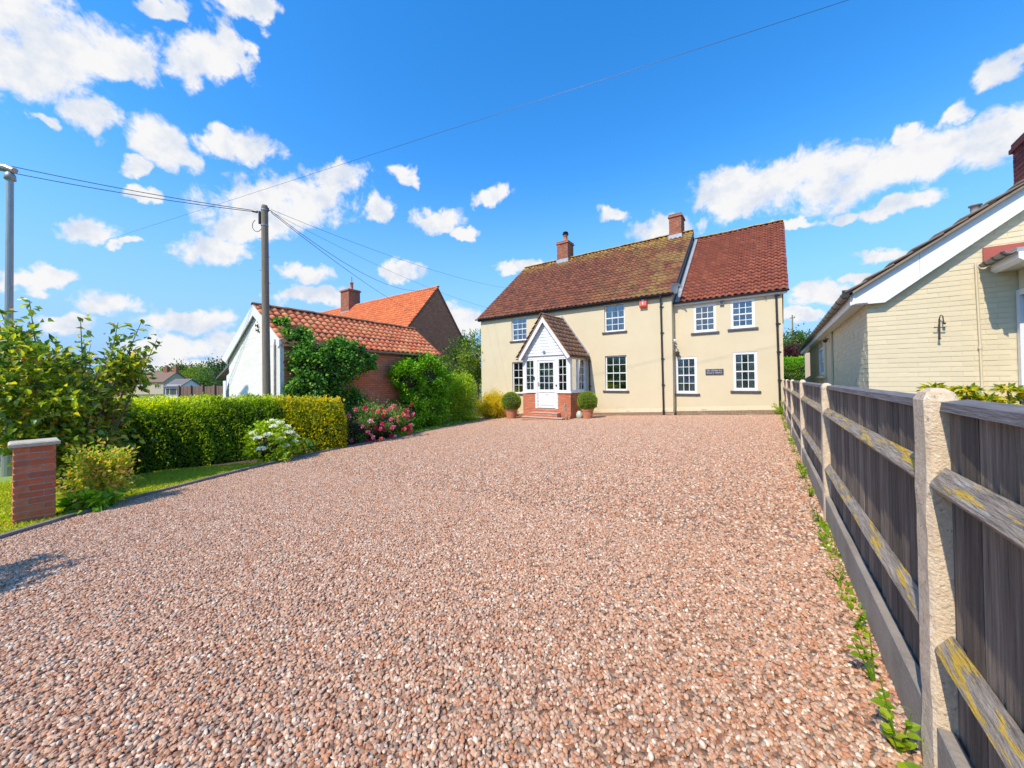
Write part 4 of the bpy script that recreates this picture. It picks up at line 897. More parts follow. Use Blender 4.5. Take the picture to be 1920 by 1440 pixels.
    mb.build('louvre', BLACK, t)
    t = empty('eaves_hook', (-.28, 15.62, 4.02), 'tiny black hook under the eaves near the right downpipe', 'hook'); mb = MB(); mb.tube([(0, .02, .03), (0, -.05, .03), (.03, -.06, -.02)], .012, 6); mb.build('hook', IRON, t)
house_things()

# pots, ornament, jug at the porch
def topiary(x, y, R_, zc, label, rim, zr):
    t = empty('box_topiary', (x, y, gz(x)), label, 'topiary', 'clipped box balls either side of the porch'); g0 = 0
    zr_ = zr - gz(x); mb = MB(); mb.lathe([(rim * .66, 0), (rim * .70, .01), (rim * .93, zr_ - .09), (rim * 1.0, zr_ - .085), (rim * 1.02, zr_), (rim * .9, zr_), (rim * .86, zr_ - .05), (0.001, zr_ - .05)], n=24); mb.build('pot', TERRA, t, smooth=False)
    mb = MB(); mb.tube([(0, 0, zr_ - .1), (0, 0, zc - gz(x))], .03, 6); mb.build('stem', TWIG, t)
    n = 9000; d = rng.normal(size=(n, 3)); d /= np.linalg.norm(d, axis=1, keepdims=True); lump = 1 + .035 * np.sin(d[:, 0] * 7 + 1) * np.sin(d[:, 1] * 6) * np.sin(d[:, 2] * 8)
    P = d * (R_ * rng.uniform(.93, 1.0, n) * lump)[:, None] + np.array([0, 0, zc - gz(x)]); leaf_mesh_obj('foliage', P, d + rng.normal(size=(n, 3)) * .6, .030, .018, F_BOX, t)
    ball_core('dark_inner_core', (0, 0, zc - gz(x)), (R_, R_, R_), UNDER, t, k=.92)
topiary(-10.08, 14.0, .455, .25, 'round clipped box ball in a terracotta pot left of the porch steps', .30, -.06)
topiary(-6.24, 13.93, .395, .375, 'round clipped box ball in a terracotta pot right of the porch steps', .255, .08)
t = empty('garden_ornament', (-6.9, 13.25, gz(-6.9)), 'slim weathered grey driftwood ornament beside the steps', 'ornament'); mb = MB()
mb.tube([(.08, 0, 0), (.06, .01, .18), (0, 0, .36), (-.03, .0, .52), (.0, .0, .64), (.05, 0, .67)], [.045, .04, .035, .04, .03, .012], 8); mb.tube([(0, 0, .36), (.05, .01, .44), (.06, 0, .52)], [.025, .02, .008], 6); mb.build('driftwood', RAILWOOD, t, smooth=True)
t = empty('garden_jar', (-6.62, 14.0, gz(-6.62)), 'small pale green glazed jar by the porch side wall', 'jar'); mb = MB(); mb.lathe([(.09, 0), (.13, .04), (.15, .14), (.13, .24), (.09, .28), (.10, .31), (.085, .31), (.08, .27), (0.001, .2)], n=18); mb.build('jar_body', mat('pale_green_glaze', (.42, .52, .40), (.55, .62, .52), 6, .3), t, smooth=True)

# ------------------------------------------------------------------ garage with the white gable
def build_garage():
    a5 = R(5); O = Vector((-10.92, 4.534, 0)); A = Vector((-math.sin(a5), math.cos(a5), 0)); N = Vector((math.cos(a5), math.sin(a5), 0)); Z = Vector((0, 0, 1))
    G = empty('garage', (-10.92, 4.534, gz(-10.92)), 'low outbuilding with white painted gable, red brick side and salmon pantile roof', 'outbuilding'); L0 = O - G.location
    F = (L0, A, N, Z); LEN = 6.42; zb = -1.0
    wt = 2.30; mb = MB(F)
    prof = [(-.12, zb), (-.12, wt - .03), (-1.58, 3.46), (-3.30, 2.16), (-3.30, zb)]
    mb.prism([(.09, a, b) for a, b in prof], (LEN - .15, 0, 0)); mb.build('wall', MORTAR_DARK, G)
    rake = lambda n: 3.50 - (-1.58 - n) * .765 if n < -1.58 else 3.50 - (n + 1.58) * .80
    # white painted gable
    FO = O + A * .09
    brick_wall(G, FO, -N, -A, .13, 3.30, zb + .35, 3.6, lambda a, z, b0, b1, z0, z1: z1 < rake(-(b0 if b0 < 1.58 else b1)) and z1 < rake(-b1) + .02 or False, WHITE_BRICK, cap=0, joint=.008, proud=.006, depth=.0)
    mb = MB(F); mb.prism([(.085, a, b) for a, b in [(-.13, zb), (-.13, 2.28), (-1.58, 3.44), (-3.29, 2.14), (-3.29, zb)]], (.004, 0, 0)); mb.build('painted_gable', WHITE_BRICK, G)
    mb = MB(F); mb.box(.02, .10, -.30, -.11, zb, 2.34); mb.box(-.0, .019, -.14, -.10, zb, 2.30); mb.build('corner_post', WHITE, G)
    mb = MB(F); mb.tube([(.0, -.34, 2.45), (-.02, -.34, 2.3), (-.02, -.34, -.9)], .035, 8); mb.build('downpipe', GUTTER_GREY, G)
    for s, e in ((1, (0.0, 2.33)), (-1, (-3.56, 2.04))):
        r_ = (-1.58, 3.56); mb = MB(F); mb.prism([(-.015 - (.001 if s > 0 else 0), *e), (-.015 - (.001 if s > 0 else 0), *r_), (-.015 - (.001 if s > 0 else 0), r_[0], r_[1] - .31), (-.015 - (.001 if s > 0 else 0), e[0] + (-.22 if s > 0 else .26), e[1] - (.10 if s > 0 else .13))], (.03, 0, 0)); mb.build('bargeboard', WHITE, G)
    # brick side
    def kp(a, z, b0, b1, z0, z1): return z1 < 2.24
    brick_wall(G, O + N * -.12, A, N, .1, LEN, zb + .1, 2.26, kp, mat('garage_brick', None, (.62, .22, .12), 18, .9, .5, 90, 6, ramp=[(0.851, 0.247, 0.098), (0.644, 0.171, 0.07), (0.88, 0.304, 0.126), (0.552, 0.162, 0.077), (0.782, 0.228, 0.091)], bdist=.006), cap=290, joint=.010, proud=.008, depth=.01, pick=lambda c: abs(c[0] - 3.2) * .35 + (0 if c[2] > -.2 else 4) + abs(c[2] - 1) * .2)
    # roof
    for s, e in ((1, (0.02, 2.31)), (-1, (-3.58, 2.02))):
        r_ = (-1.58, 3.53); mb = MB(F); mb.prism([(0, *e), (0, *r_), (0, r_[0], r_[1] - .06), (0, e[0], e[1] - .06)], (LEN + .06, 0, 0)); mb.build('roof', T_GAR, G)
    B = (N * -1.60 + Z * 1.23).normalized(); sl = math.hypot(1.6, 1.23)
    tile_roof(G, O + N * .03 + Z * 2.315, A, B, LEN + .06, sl, .232, .262, T_GAR, cap=300, name='roof_tile', proto=pantile(.232, .31, lift=.034, amp=.034, n=8, th=.016), jit=.006)
    tile_roof(G, O + N * -3.59 + Z * 2.02, A, (N * 2.0 + Z * 1.5).normalized(), LEN + .06, 2.5, .232, .262, T_GAR, cap=0, name='roof_tile', proto=pantile(.232, .31, lift=.03, amp=.03), jit=.006)
    q = O + N * (.03 - .40 * 1.6) + Z * (2.315 + .40 * 1.23); mb = MB((q - G.location, A, B, N)); mb.box(.3, LEN, 0, .05, .035, .075); mb.build('shadow_gap_strip', SILL, G)  # dark strip standing in for the shadow gap between tile courses
    ridge_tiles(G, O + N * -1.58 + Z * 3.60 - A * .02, O + N * -1.58 + Z * 3.60 + A * (LEN + .06), material=mat('dark_ridge', None, (.24, .12, .06), 6, .9, .5, 30, ramp=[(.26, .12, .07), (.20, .10, .06), (.32, .17, .07)], stain=((.42, .30, .06), 5, .56, .1, .8)), r=.11)
    gutter(G, O + N * .06 + Z * 2.30 + A * 1.9, O + N * .06 + Z * 2.28 + A * (LEN), r=.05, material=GUTTER_GREY)
    # little slate canopy on the far side with its white post
    mb = MB(F); mb.prism([(.15, -3.36, 1.93), (.15, -4.38, 1.44), (.15, -4.38, 1.40), (.15, -3.36, 1.86)], (1.5, 0, 0)); mb.build('canopy_roof', SLATE, G)
    mb = MB(F); mb.box(.22, .34, -4.06, -3.86, -1.1, 1.34); 
    mb.prism([(.24, -3.86, 1.30), (.24, -3.86, .98), (.24, -3.80, 1.16), (.24, -3.66, 1.36), (.24, -3.36, 1.52), (.24, -3.34, 1.72), (.24, -3.86, 1.50)], (.08, 0, 0)); mb.build('canopy_post', WHITE, G)
    t = empty('gable_ornament', O + N * -1.5 - A * -.05 + Z * 3.05, 'group of small black iron butterflies high on the white gable', 'ornament')
    L1 = O - t.location
    for nn, z in ((-1.50, 3.19), (-1.36, 3.04), (-1.47, 2.93), (-1.44, 2.79)):
        mb = MB((L1, A, N, Z)); mb.poly([(.06, nn, z), (.03, nn - .07, z + .07), (.04, nn - .08, z - .02)]); mb.poly([(.06, nn, z), (.03, nn + .07, z + .05), (.04, nn + .05, z - .06)]); mb.box(.055, .085, nn - .012, nn + .012, z - .04, z + .05); mb.build('butterfly', IRON, t)
build_garage()

# ------------------------------------------------------------------ big barn-like house behind with the orange roof
def build_barn():
    G = empty('brick_barn', (-20, 18.7, -1.05), 'tall brown brick building with steep bright orange tiled roof behind the garage', 'building'); F = rel(G)
    x0, x1, vr, zr = -40.0, -20.0, 18.72, 8.1; ve, ze = 15.85, 4.75; vb, zbk = 21.6, 4.2
    mb = MB(F); mb.prism([(x0, ve, -1.3), (x0, ve, ze), (x0, (ve + vr) / 2 - .1, (ze + zr) / 2 - .12), (x0, vr, zr - .03), (x0, vb, zbk), (x0, vb, -1.3)], (x1 - x0 - .012, 0, 0)); mb.build('wall', MORTAR_DARK, G)
    def top(v):
        return np.interp(v, [ve, (ve + vr) / 2, vr, vb], [ze, (ze + zr) / 2 - .12, zr - .05, zbk])
    brick_wall(G, (x1 - .012, 0, 0), (0, 1, 0), (1, 0, 0), ve, vb, 0, 8.1, lambda a, z, b0, b1, z0, z1: z1 < top(b0) and z1 < top(b1), mat('barn_brick', None, (.50, .19, .10), 6, .95, .5, 70, 6, ramp=[(.70, .24, .12), (.56, .19, .10), (.76, .30, .15), (.44, .16, .09), (.62, .22, .11)], bdist=.006), cap=0, proud=.012, depth=0)
    B = Vector((0, vr - ve + .1, zr - ze + .1)); sl = B.length; B.normalize()
    mb = MB(F); mb.prism([(x0, ve - .15, ze - .1), (x0, vr, zr), (x0, vb + .15, zbk - .15), (x0, vb + .15, zbk - .22), (x0, vr, zr - .1), (x0, ve - .15, ze - .2)], (x1 - x0 + .08, 0, 0)); mb.build('roof', T_BARN, G)
    tile_roof(G, (x0, ve - .2, ze - .13), (1, 0, 0), B, x1 - x0 + .1, sl + .15, .24, .28, T_BARN, proto=pantile(.24, .33, lift=.03, amp=.036), jit=.01)
    ridge_tiles(G, (x0, vr, zr + .05), (x1 + .1, vr, zr + .05), material=mat('orange_ridge', None, (.55, .28, .12), 5, .9, .3, 30, ramp=[(.60, .24, .10), (.50, .20, .09), (.62, .34, .14)]), r=.14)
    c = chimney(G, -31.9, -30.6, 18.1, 19.2, 7.2, 9.55, BRICK_OLD, corbel=.09)
    mb = MB(F); mb.lathe([(.17, 9.53), (.14, 9.6), (.13, 10.15), (.17, 10.17), (.17, 10.22), (.1, 10.22)], (-30.95, 18.6, 0), 14); mb.build('chimney_pot', TERRA, c, smooth=True)
    mb = MB(F); mb.tube([(-30.95, 18.6, 10.2), (-30.95, 18.6, 10.75)], .05, 6); mb.build('pot_aerial', GALV, c)
build_barn()

# ------------------------------------------------------------------ cream brick bungalow on the right
def build_bungalow():
    X0, V0 = 1.225, 8.3
    G = empty('bungalow', (X0 + 2, V0, 0), 'cream painted brick bungalow with wide white bargeboard beyond the fence', 'bungalow'); F = rel(G)
    top = lambda u: 2.45 if u < 1.36 else 2.45 + (u - 1.36) * .80
    UR, ZR = 4.0, top(4.0); vend = 21.0
    FG = (Vector((0, V0, 0)) - G.location, Vector((1, 0, 0)), Vector((0, -1, 0)), Vector((0, 0, 1)))
    FW = (Vector((X0, 0, 0)) - G.location, Vector((0, 1, 0)), Vector((-1, 0, 0)), Vector((0, 0, 1)))
    mb = MB(F); mb.prism([(X0, V0 + .006, -.3), (X0, V0 + .006, 2.45), (1.36, V0 + .006, 2.45), (UR, V0 + .006, ZR), (6.8, V0 + .006, 2.45), (6.8, V0 + .006, -.3)], (0, vend - V0, 0)); mb.build('wall', mat('cream_joint', (.74, .64, .42), (.66, .57, .37), 6, .9, .4, 60), G)
    brick_wall(G, (0, V0 + .006, 0), (1, 0, 0), (0, -1, 0), X0, 6.7, -.05, 4.6, lambda a, z, b0, b1, z0, z1: z1 < top(b0) - (0 if b0 < 1.3 else .02) and z1 < ZR - (b1 - UR) * .8 and not (a > 2.79 and z < 2.8), CREAM_BRICK, cap=150, jz=.005, joint=.006, proud=.004, jig=.0015, depth=.0, pick=lambda c: (0 if c[2] > .95 and c[0] < 3.0 else 10) + abs(c[0] - 2) + abs(c[2] - 2) * .3)
    brick_wall(G, (X0 + .001, 0, 0), (0, 1, 0), (-1, 0, 0), V0 + .003, 12.8, -.05, 2.42, lambda *k: True, CREAM_BRICK, cap=150, jz=.005, joint=.006, proud=.004, jig=.0025, depth=.0, pick=lambda c: (0 if c[2] > 1.0 else 20) + c[0])
    mb = MB((FW[0] + Vector((-.008, 0, 0)), *FW[1:])); holed(mb, 12.81, vend, lambda a: 2.46, -.2, [(14.6, 16.0, 1.3, 2.16)], .0); 
    mb.build('rendered_wall', GREYRENDER if False else CREAM, G)
    mb = MB(FW); mb.box(12.80, 12.99, .012, .05, -.2, 2.46); mb.box(14.35, 14.54, .012, .05, 1.0, 2.46); mb.box(16.06, 16.2, .012, .05, 1.0, 2.46); mb.bbox(14.3, 16.25, .051, .12, 1.2, 1.28); mb.build('pilaster', CREAM, G)
    sash(G, (FW[0] + Vector((-.03, 0, 0)), *FW[1:]), 14.6, 16.0, 1.3, 2.16, cols=2, rows=2, sill=False, recess=-.01, fr=.07, label='white window in the shaded side wall of the bungalow')
    # soffit, fascia, gutter
    mb = MB(F); mb.box(1.06, X0 - .01, 8.16, 24.2, 2.43, 2.45); mb.build('soffit', WHITE, G)
    mb = MB(F); mb.box(1.03, 1.059, 8.16, 24.2, 2.42, 2.60); mb.build('fascia', WHITE, G)
    gutter(G, (.965, 8.12, 2.62), (.965, 24.2, 2.60), r=.06, material=GUTTER_GREY, brackets=26)
    mb = MB(F); mb.box(.90, 1.03, 8.10, 8.118, 2.56, 2.66); mb.build('gutter_end', BLACK, G)
    # bargeboard
    yb = 8.18
    for nm, pts in (('bargeboard', [(1.004, 2.414), (1.414, 2.41), (1.80, 2.716), (1.80, 3.120), (1.008, 2.581)]), ('bargeboard', [(1.803, 2.719), (4.02, 4.47), (4.02, 4.66), (1.803, 3.122)])):
        mb = MB(F); mb.prism([(a, yb, b) for a, b in pts], (0, .03, 0)); mb.build(nm, WHITE, G)
    mb = MB(F); mb.prism([(a, yb, b) for a, b in [(4.03, 4.47), (7.0, 2.41), (7.1, 2.58), (4.03, 4.66)]], (0, .03, 0)); mb.build('bargeboard', WHITE, G)
    mb = MB(F); mb.prism([(a, yb + .031, b) for a, b in [(1.05, 2.46), (1.45, 2.44), (4.0, 4.46), (4.0, 4.60), (1.05, 2.58)]], (0, .088, 0)); mb.build('verge_soffit', WHITE, G)
    # roof
    sl = .683; E0 = (.99, 2.60); mb = MB(F); mb.prism([(E0[0], 8.10, E0[1]), (4.02, 8.10, E0[1] + 3.03 * sl), (7.1, 8.10, 2.60), (7.1, 8.10, 2.56), (4.02, 8.10, E0[1] + 3.03 * sl - .04), (E0[0], 8.10, E0[1] - .04)], (0, 16.1, 0)); mb.build('roof', T_BUNG, G)
    B = Vector((1, 0, sl)).normalized(); th = ([(0, 0, .055), (.33, 0, .055), (.33, .37, .014), (0, .37, .014), (0, 0, .012), (.33, 0, .012), (.33, .37, -.004), (0, .37, -.004)], [(0, 1, 2, 3), (4, 5, 1, 0), (5, 6, 2, 1), (7, 4, 0, 3), (6, 7, 3, 2), (4, 7, 6, 5)])
    tile_roof(G, (.97, 8.085, 2.592), (0, 1, 0), B, 1.32, 3.65, .33, .305, T_BUNG, cap=60, proto=th, jit=.008)
    # flue and chimney
    mb = MB(F); mb.lathe([(.09, 3.68), (.09, 3.76), (.055, 3.80), (.055, 3.90), (.075, 3.91), (.075, 3.93), (.05, 3.94), (0, 3.95)], (2.60, 9.0, 0), 14); mb.build('flue', GUTTER_GREY, G, smooth=True)
    chimney(G, 3.26, 4.2, 9.2, 9.83, 3.6, 5.08, mat('dark_red_brick', None, None, 5, .9, .5, 70, ramp=[(.20, .05, .045), (.14, .04, .04), (.26, .07, .05)]), corbel=.035, flash=False)
    # pipe, red band and bay
    mb = MB(F); mb.tube([(2.378, 8.275, 2.87), (2.40, 8.275, 1.6), (2.414, 8.275, .1)], .014, 6); mb.tube([(2.398, 8.275, 1.66), (2.399, 8.275, 1.62)], .022, 6); mb.build('cable_conduit', CREAM_BRICK, G)
    mb = MB(F); mb.box(2.45, 4.2, 8.27, 8.291, 2.855, 3.075); mb.build('red_band', mat('red_painted_brick', (.42, .10, .07), (.36, .085, .06), 6, .8, .3, 40), G)
    mb = MB(F); mb.box(2.50, 4.2, 7.52, 8.26, 2.80, 2.853); mb.build('bay_roof', LEAD, G)
    mb = MB(F); mb.box(2.56, 4.2, 7.55, 8.285, 2.70, 2.799); mb.prism([(2.515, 7.52, 2.72), (2.558, 7.52, 2.68), (2.558, 7.52, 2.80), (2.515, 7.52, 2.80)], (0, .75, 0)); mb.build('bay_soffit', WHITE, G)
    gutter(G, (2.455, 7.52, 2.84), (2.455, 8.285, 2.84), r=.05, material=GUTTER_GREY, brackets=3, name='bay_gutter')
    mb = MB(F); mb.box(2.775, 4.2, 7.4, 8.285, -.1, .98); mb.box(2.775, 4.2, 7.4, 8.285, 2.42, 2.699)
    for i in range(6): mb.box(2.760, 2.774, 7.42 + i * .145, 7.55 + i * .145, 2.43, 2.69)
    mb.build('bay_wall', CREAM_BRICK, G)
    FB = (Vector((2.775, 0, 0)) - G.location, Vector((0, 1, 0)), Vector((-1, 0, 0)), Vector((0, 0, 1)))
    sash(G, FB, 7.42, 8.28, .985, 2.415, cols=1, rows=1, sill=False, recess=-.02, fr=.08, mid=False, name='bay_window', label='white framed side light of the bay window')
    mb = MB(F); mb.box(3.4, 3.45, 7.42, 8.28, 1.0, 2.4); mb.build('bay_interior', DARKROOM, G)
    t = empty('iron_wall_bracket', (2.0, 8.27, 1.96), 'black wrought iron hooked bracket on the cream gable', 'bracket'); F = rel(t); y = 8.235
    mb = MB(F); mb.tube([(1.997, y, 1.80), (1.999, y, 2.09)], .010, 6); mb.tube([(1.985, y, 1.80), (1.997, y, 1.785), (2.009, y, 1.80)], .010, 6); mb.build('upright', IRON, t)
    mb = MB(F); mb.tube([(1.999, y, 2.05), (2.003, y, 2.12), (2.018, y, 2.148), (2.035, y, 2.13), (2.04, y, 2.06), (2.042, y, 2.02)], .007, 6); mb.lathe([(0, -.018), (.016, -.01), (.018, .004), (0, .018)], (2.05, y, 2.02), 8); mb.build('hook', IRON, t)
    mb = MB(F); mb.tube([(1.952, y, 1.967), (2.055, y, 1.962)], .008, 6); mb.lathe([(0, -.014), (.013, 0), (0, .014)], (1.952, y, 1.967), 8); mb.tube([(2.045, y, 1.962), (2.068, y, 1.967)], [.013, .002], 6); mb.tube([(1.997, y, 1.95), (1.997, 8.29, 1.95)], .008, 6); mb.build('crossbar', IRON, t)
    t = empty('wall_spotlight', (1.2, 13.6, 2.27), 'small black spotlight under the bungalow eaves', 'light'); mb = MB(); mb.tube([(0, 0, .05), (-.06, 0, 0)], .02, 6); mb.tube([(-.08, -.16, -.03), (-.07, .12, .01)], [.05, .035], 10); mb.build('lamp_head', IRON, t)
build_bungalow()

# ------------------------------------------------------------------ fence
def build_fence():
    G = empty('fence', (.35, 4.2, 0), 'grey weathered board fence on pebbled concrete posts running along the right of the gravel', 'fence')
    A = Vector((-.0148, 1, 0)).normalized(); N = Vector((-1, -.0148, 0)).normalized(); Z = Vector((0, 0, 1)); F = (Vector((.379, 0, 0)) - G.location, A, N, Z)
    posts = [-1.15, 1.6, 4.17, 6.90, 9.72, 12.40, 15.05]
    for i, a in enumerate(posts):
        mb = MB(F); hgt = 1.195 + random.uniform(-.012, .012); b0, b1, n0, n1 = a, a + .115, -.072, 0.0; c = .010
        rings = []
        for z, k in ((-.3, 0), (hgt - .035, 0), (hgt - .012, .008), (hgt, .024)):
            rings.append([(b0 + k, n0 + k + c, z), (b0 + k, n1 - k - c, z), (b0 + k + c, n1 - k, z), (b1 - k - c, n1 - k, z), (b1 - k, n1 - k - c, z), (b1 - k, n0 + k + c, z), (b1 - k - c, n0 + k, z), (b0 + k + c, n0 + k, z)])
        zs = np.linspace(-.3, hgt - .035, 22); full = [[(q[0] + random.gauss(0, .0012), q[1] + random.gauss(0, .0012), z) for q in rings[0]] for z in zs] + rings[2:]
        base = len(mb.v)
        for rg in full: mb.v += [mb.p(q) for q in rg]
        for r_ in range(len(full) - 1):
            for k in range(8): k2 = (k + 1) % 8; mb.f.append((base + r_ * 8 + k, base + r_ * 8 + k2, base + r_ * 8 + 8 + k2, base + r_ * 8 + 8 + k)); mb.r.append(0)
        mb.f.append(tuple(base + (len(full) - 1) * 8 + k for k in range(8))); mb.r.append(0)
        mb.build('post', PEBBLED, G)
    for i in range(len(posts) - 1):
        a0, a1 = posts[i] + .117, posts[i + 1] - .002; gap = .004 if i == 0 else .017; pitch = .088; n = int((a1 - a0) / pitch); pitch = (a1 - a0) / n
        for k in range(n):
            b0 = a0 + k * pitch + gap / 2 + random.uniform(0, .002); b1 = a0 + (k + 1) * pitch - gap / 2 - random.uniform(0, .002); lean = random.gauss(0, .003); dn = random.uniform(-.004, .004)
            mb = MB(F); zt, zb_ = 1.135, .17 + random.uniform(-.01, .01)
            mb.hexa([(b0, -.062 + dn, zb_), (b1, -.057 + dn, zb_), (b1, -.044 + dn, zb_), (b0, -.049 + dn, zb_), (b0 + lean, -.062 + dn, zt), (b1 + lean, -.057 + dn, zt), (b1 + lean, -.044 + dn, zt), (b0 + lean, -.049 + dn, zt)]); mb.build('board', WOOD, G)
        mb = MB(F); mb.hexa([(a0, -.085, 1.137), (a1, -.085, 1.137), (a1, -.028, 1.137), (a0, -.028, 1.137), (a0, -.083, 1.172), (a1, -.083, 1.172), (a1, -.032, 1.163), (a0, -.032, 1.163)]); mb.build('capping_rail', mat('cap_wood', (.22, .205, .20), (.12, .11, .105), 3, .85, .8, 8, 7, stretch=(18, 1.5, 18)), G)
        for zc in (.925, .455):
            mb = MB(F); seg = 14; zz = [random.gauss(0, .0018) for _ in range(seg + 1)]; base = len(mb.v); s0 = random.uniform(-.008, .008); s1 = random.uniform(-.008, .008)
            for q in range(seg + 1):
                a = a0 + (a1 - a0) * q / seg; o_ = zz[q] + s0 + (s1 - s0) * q / seg
                for nn, z in ((-.044, .040), (-.038, .043), (-.008 + zz[q], .0), (-.004 + zz[q], -.010), (-.010, -.021), (-.044, -.042)): mb.v.append(mb.p((a, nn + o_ * .3, zc + z + o_)))
            for q in range(seg):
                for k in range(6): k2 = (k + 1) % 6; mb.f.append((base + q * 6 + k, base + q * 6 + k2, base + q * 6 + 6 + k2, base + q * 6 + 6 + k)); mb.r.append(0)
            mb.build('rail', RAILWOOD, G)
        mb = MB(F); am = a0 + (a1 - a0) * .5
        mb.bbox(a0, a1, -.043, -.006, -.12, .215 + random.uniform(-.01, .01), .006); mb.build('gravel_board', mat('damp_concrete', (.38, .32, .25), (.23, .195, .155), 3, .9, .5, 50, 6, stain=[((.30, .28, .24), 2.2, .55, .2, .6), ((.10, .12, .04), 1.3, .62, .1, .6)]), G)
build_fence()

# ------------------------------------------------------------------ brick pier
def build_pier():
    O = Vector((-7.15, .12, 0)); A = Vector((0, 1, 0)); N = Vector((1, 0, 0)); Z = Vector((0, 0, 1)); zb = gz(-7.15) + .015; W = .31; Hh = .90
    G = empty('brick_pier', (O.x, O.y, gz(-7.15)), 'square red brick pier with pale stone cap at the left edge', 'pier'); L0 = O - G.location; F = (L0, A, N, Z)
    mb = MB(F); mb.box(.006, W - .006, -W + .006, -.006, zb - .15, zb + Hh); mb.build('mortar_core', MORTAR, G)
    pm = {}
    for r_ in range(-1, 12):
        z = zb + r_ * .075; seq = [(0, .215), (.225, W)] if r_ % 2 == 0 else [(0, .105), (.115, W)]
        for fr in (F, (L0 + A * W, -N, A, Z), (L0 + A * W - N * W, -A, -N, Z), (L0 - N * W, N, -A, Z)):
            for b0, b1 in seq:
                mb = MB((Vector((0, 0, 0)), *fr[1:])); key = (b0, b1, tuple(fr[1]))
                if key not in pm: mb.bbox(0, b1 - b0, -.03, .0, 0, .064, .004); pm[key] = mb.mesh('brick', BRICK)
                if (b1 - b0) < .05: continue
                inst(pm[key], 'brick', G, Vector(fr[0]) + Vector(fr[1]) * b0 + Vector(fr[2]) * random.uniform(-.002, .003) + Z * z)
    mb = MB(F); z0 = zb + Hh + .002; o = .035; c = [(-o, -W - o), (W + o, -W - o), (W + o, o), (-o, o)]
    mb.hexa([(x, y, z0) for x, y in c] + [(x, y, z0 + .034) for x, y in c]); mb.hexa([(x, y, z0 + .0345) for x, y in c] + [(x * .92 + .013, y * .92 - .013, z0 + .05) for x, y in c]); mb.build('cap', CONCRETE, G)
build_pier()

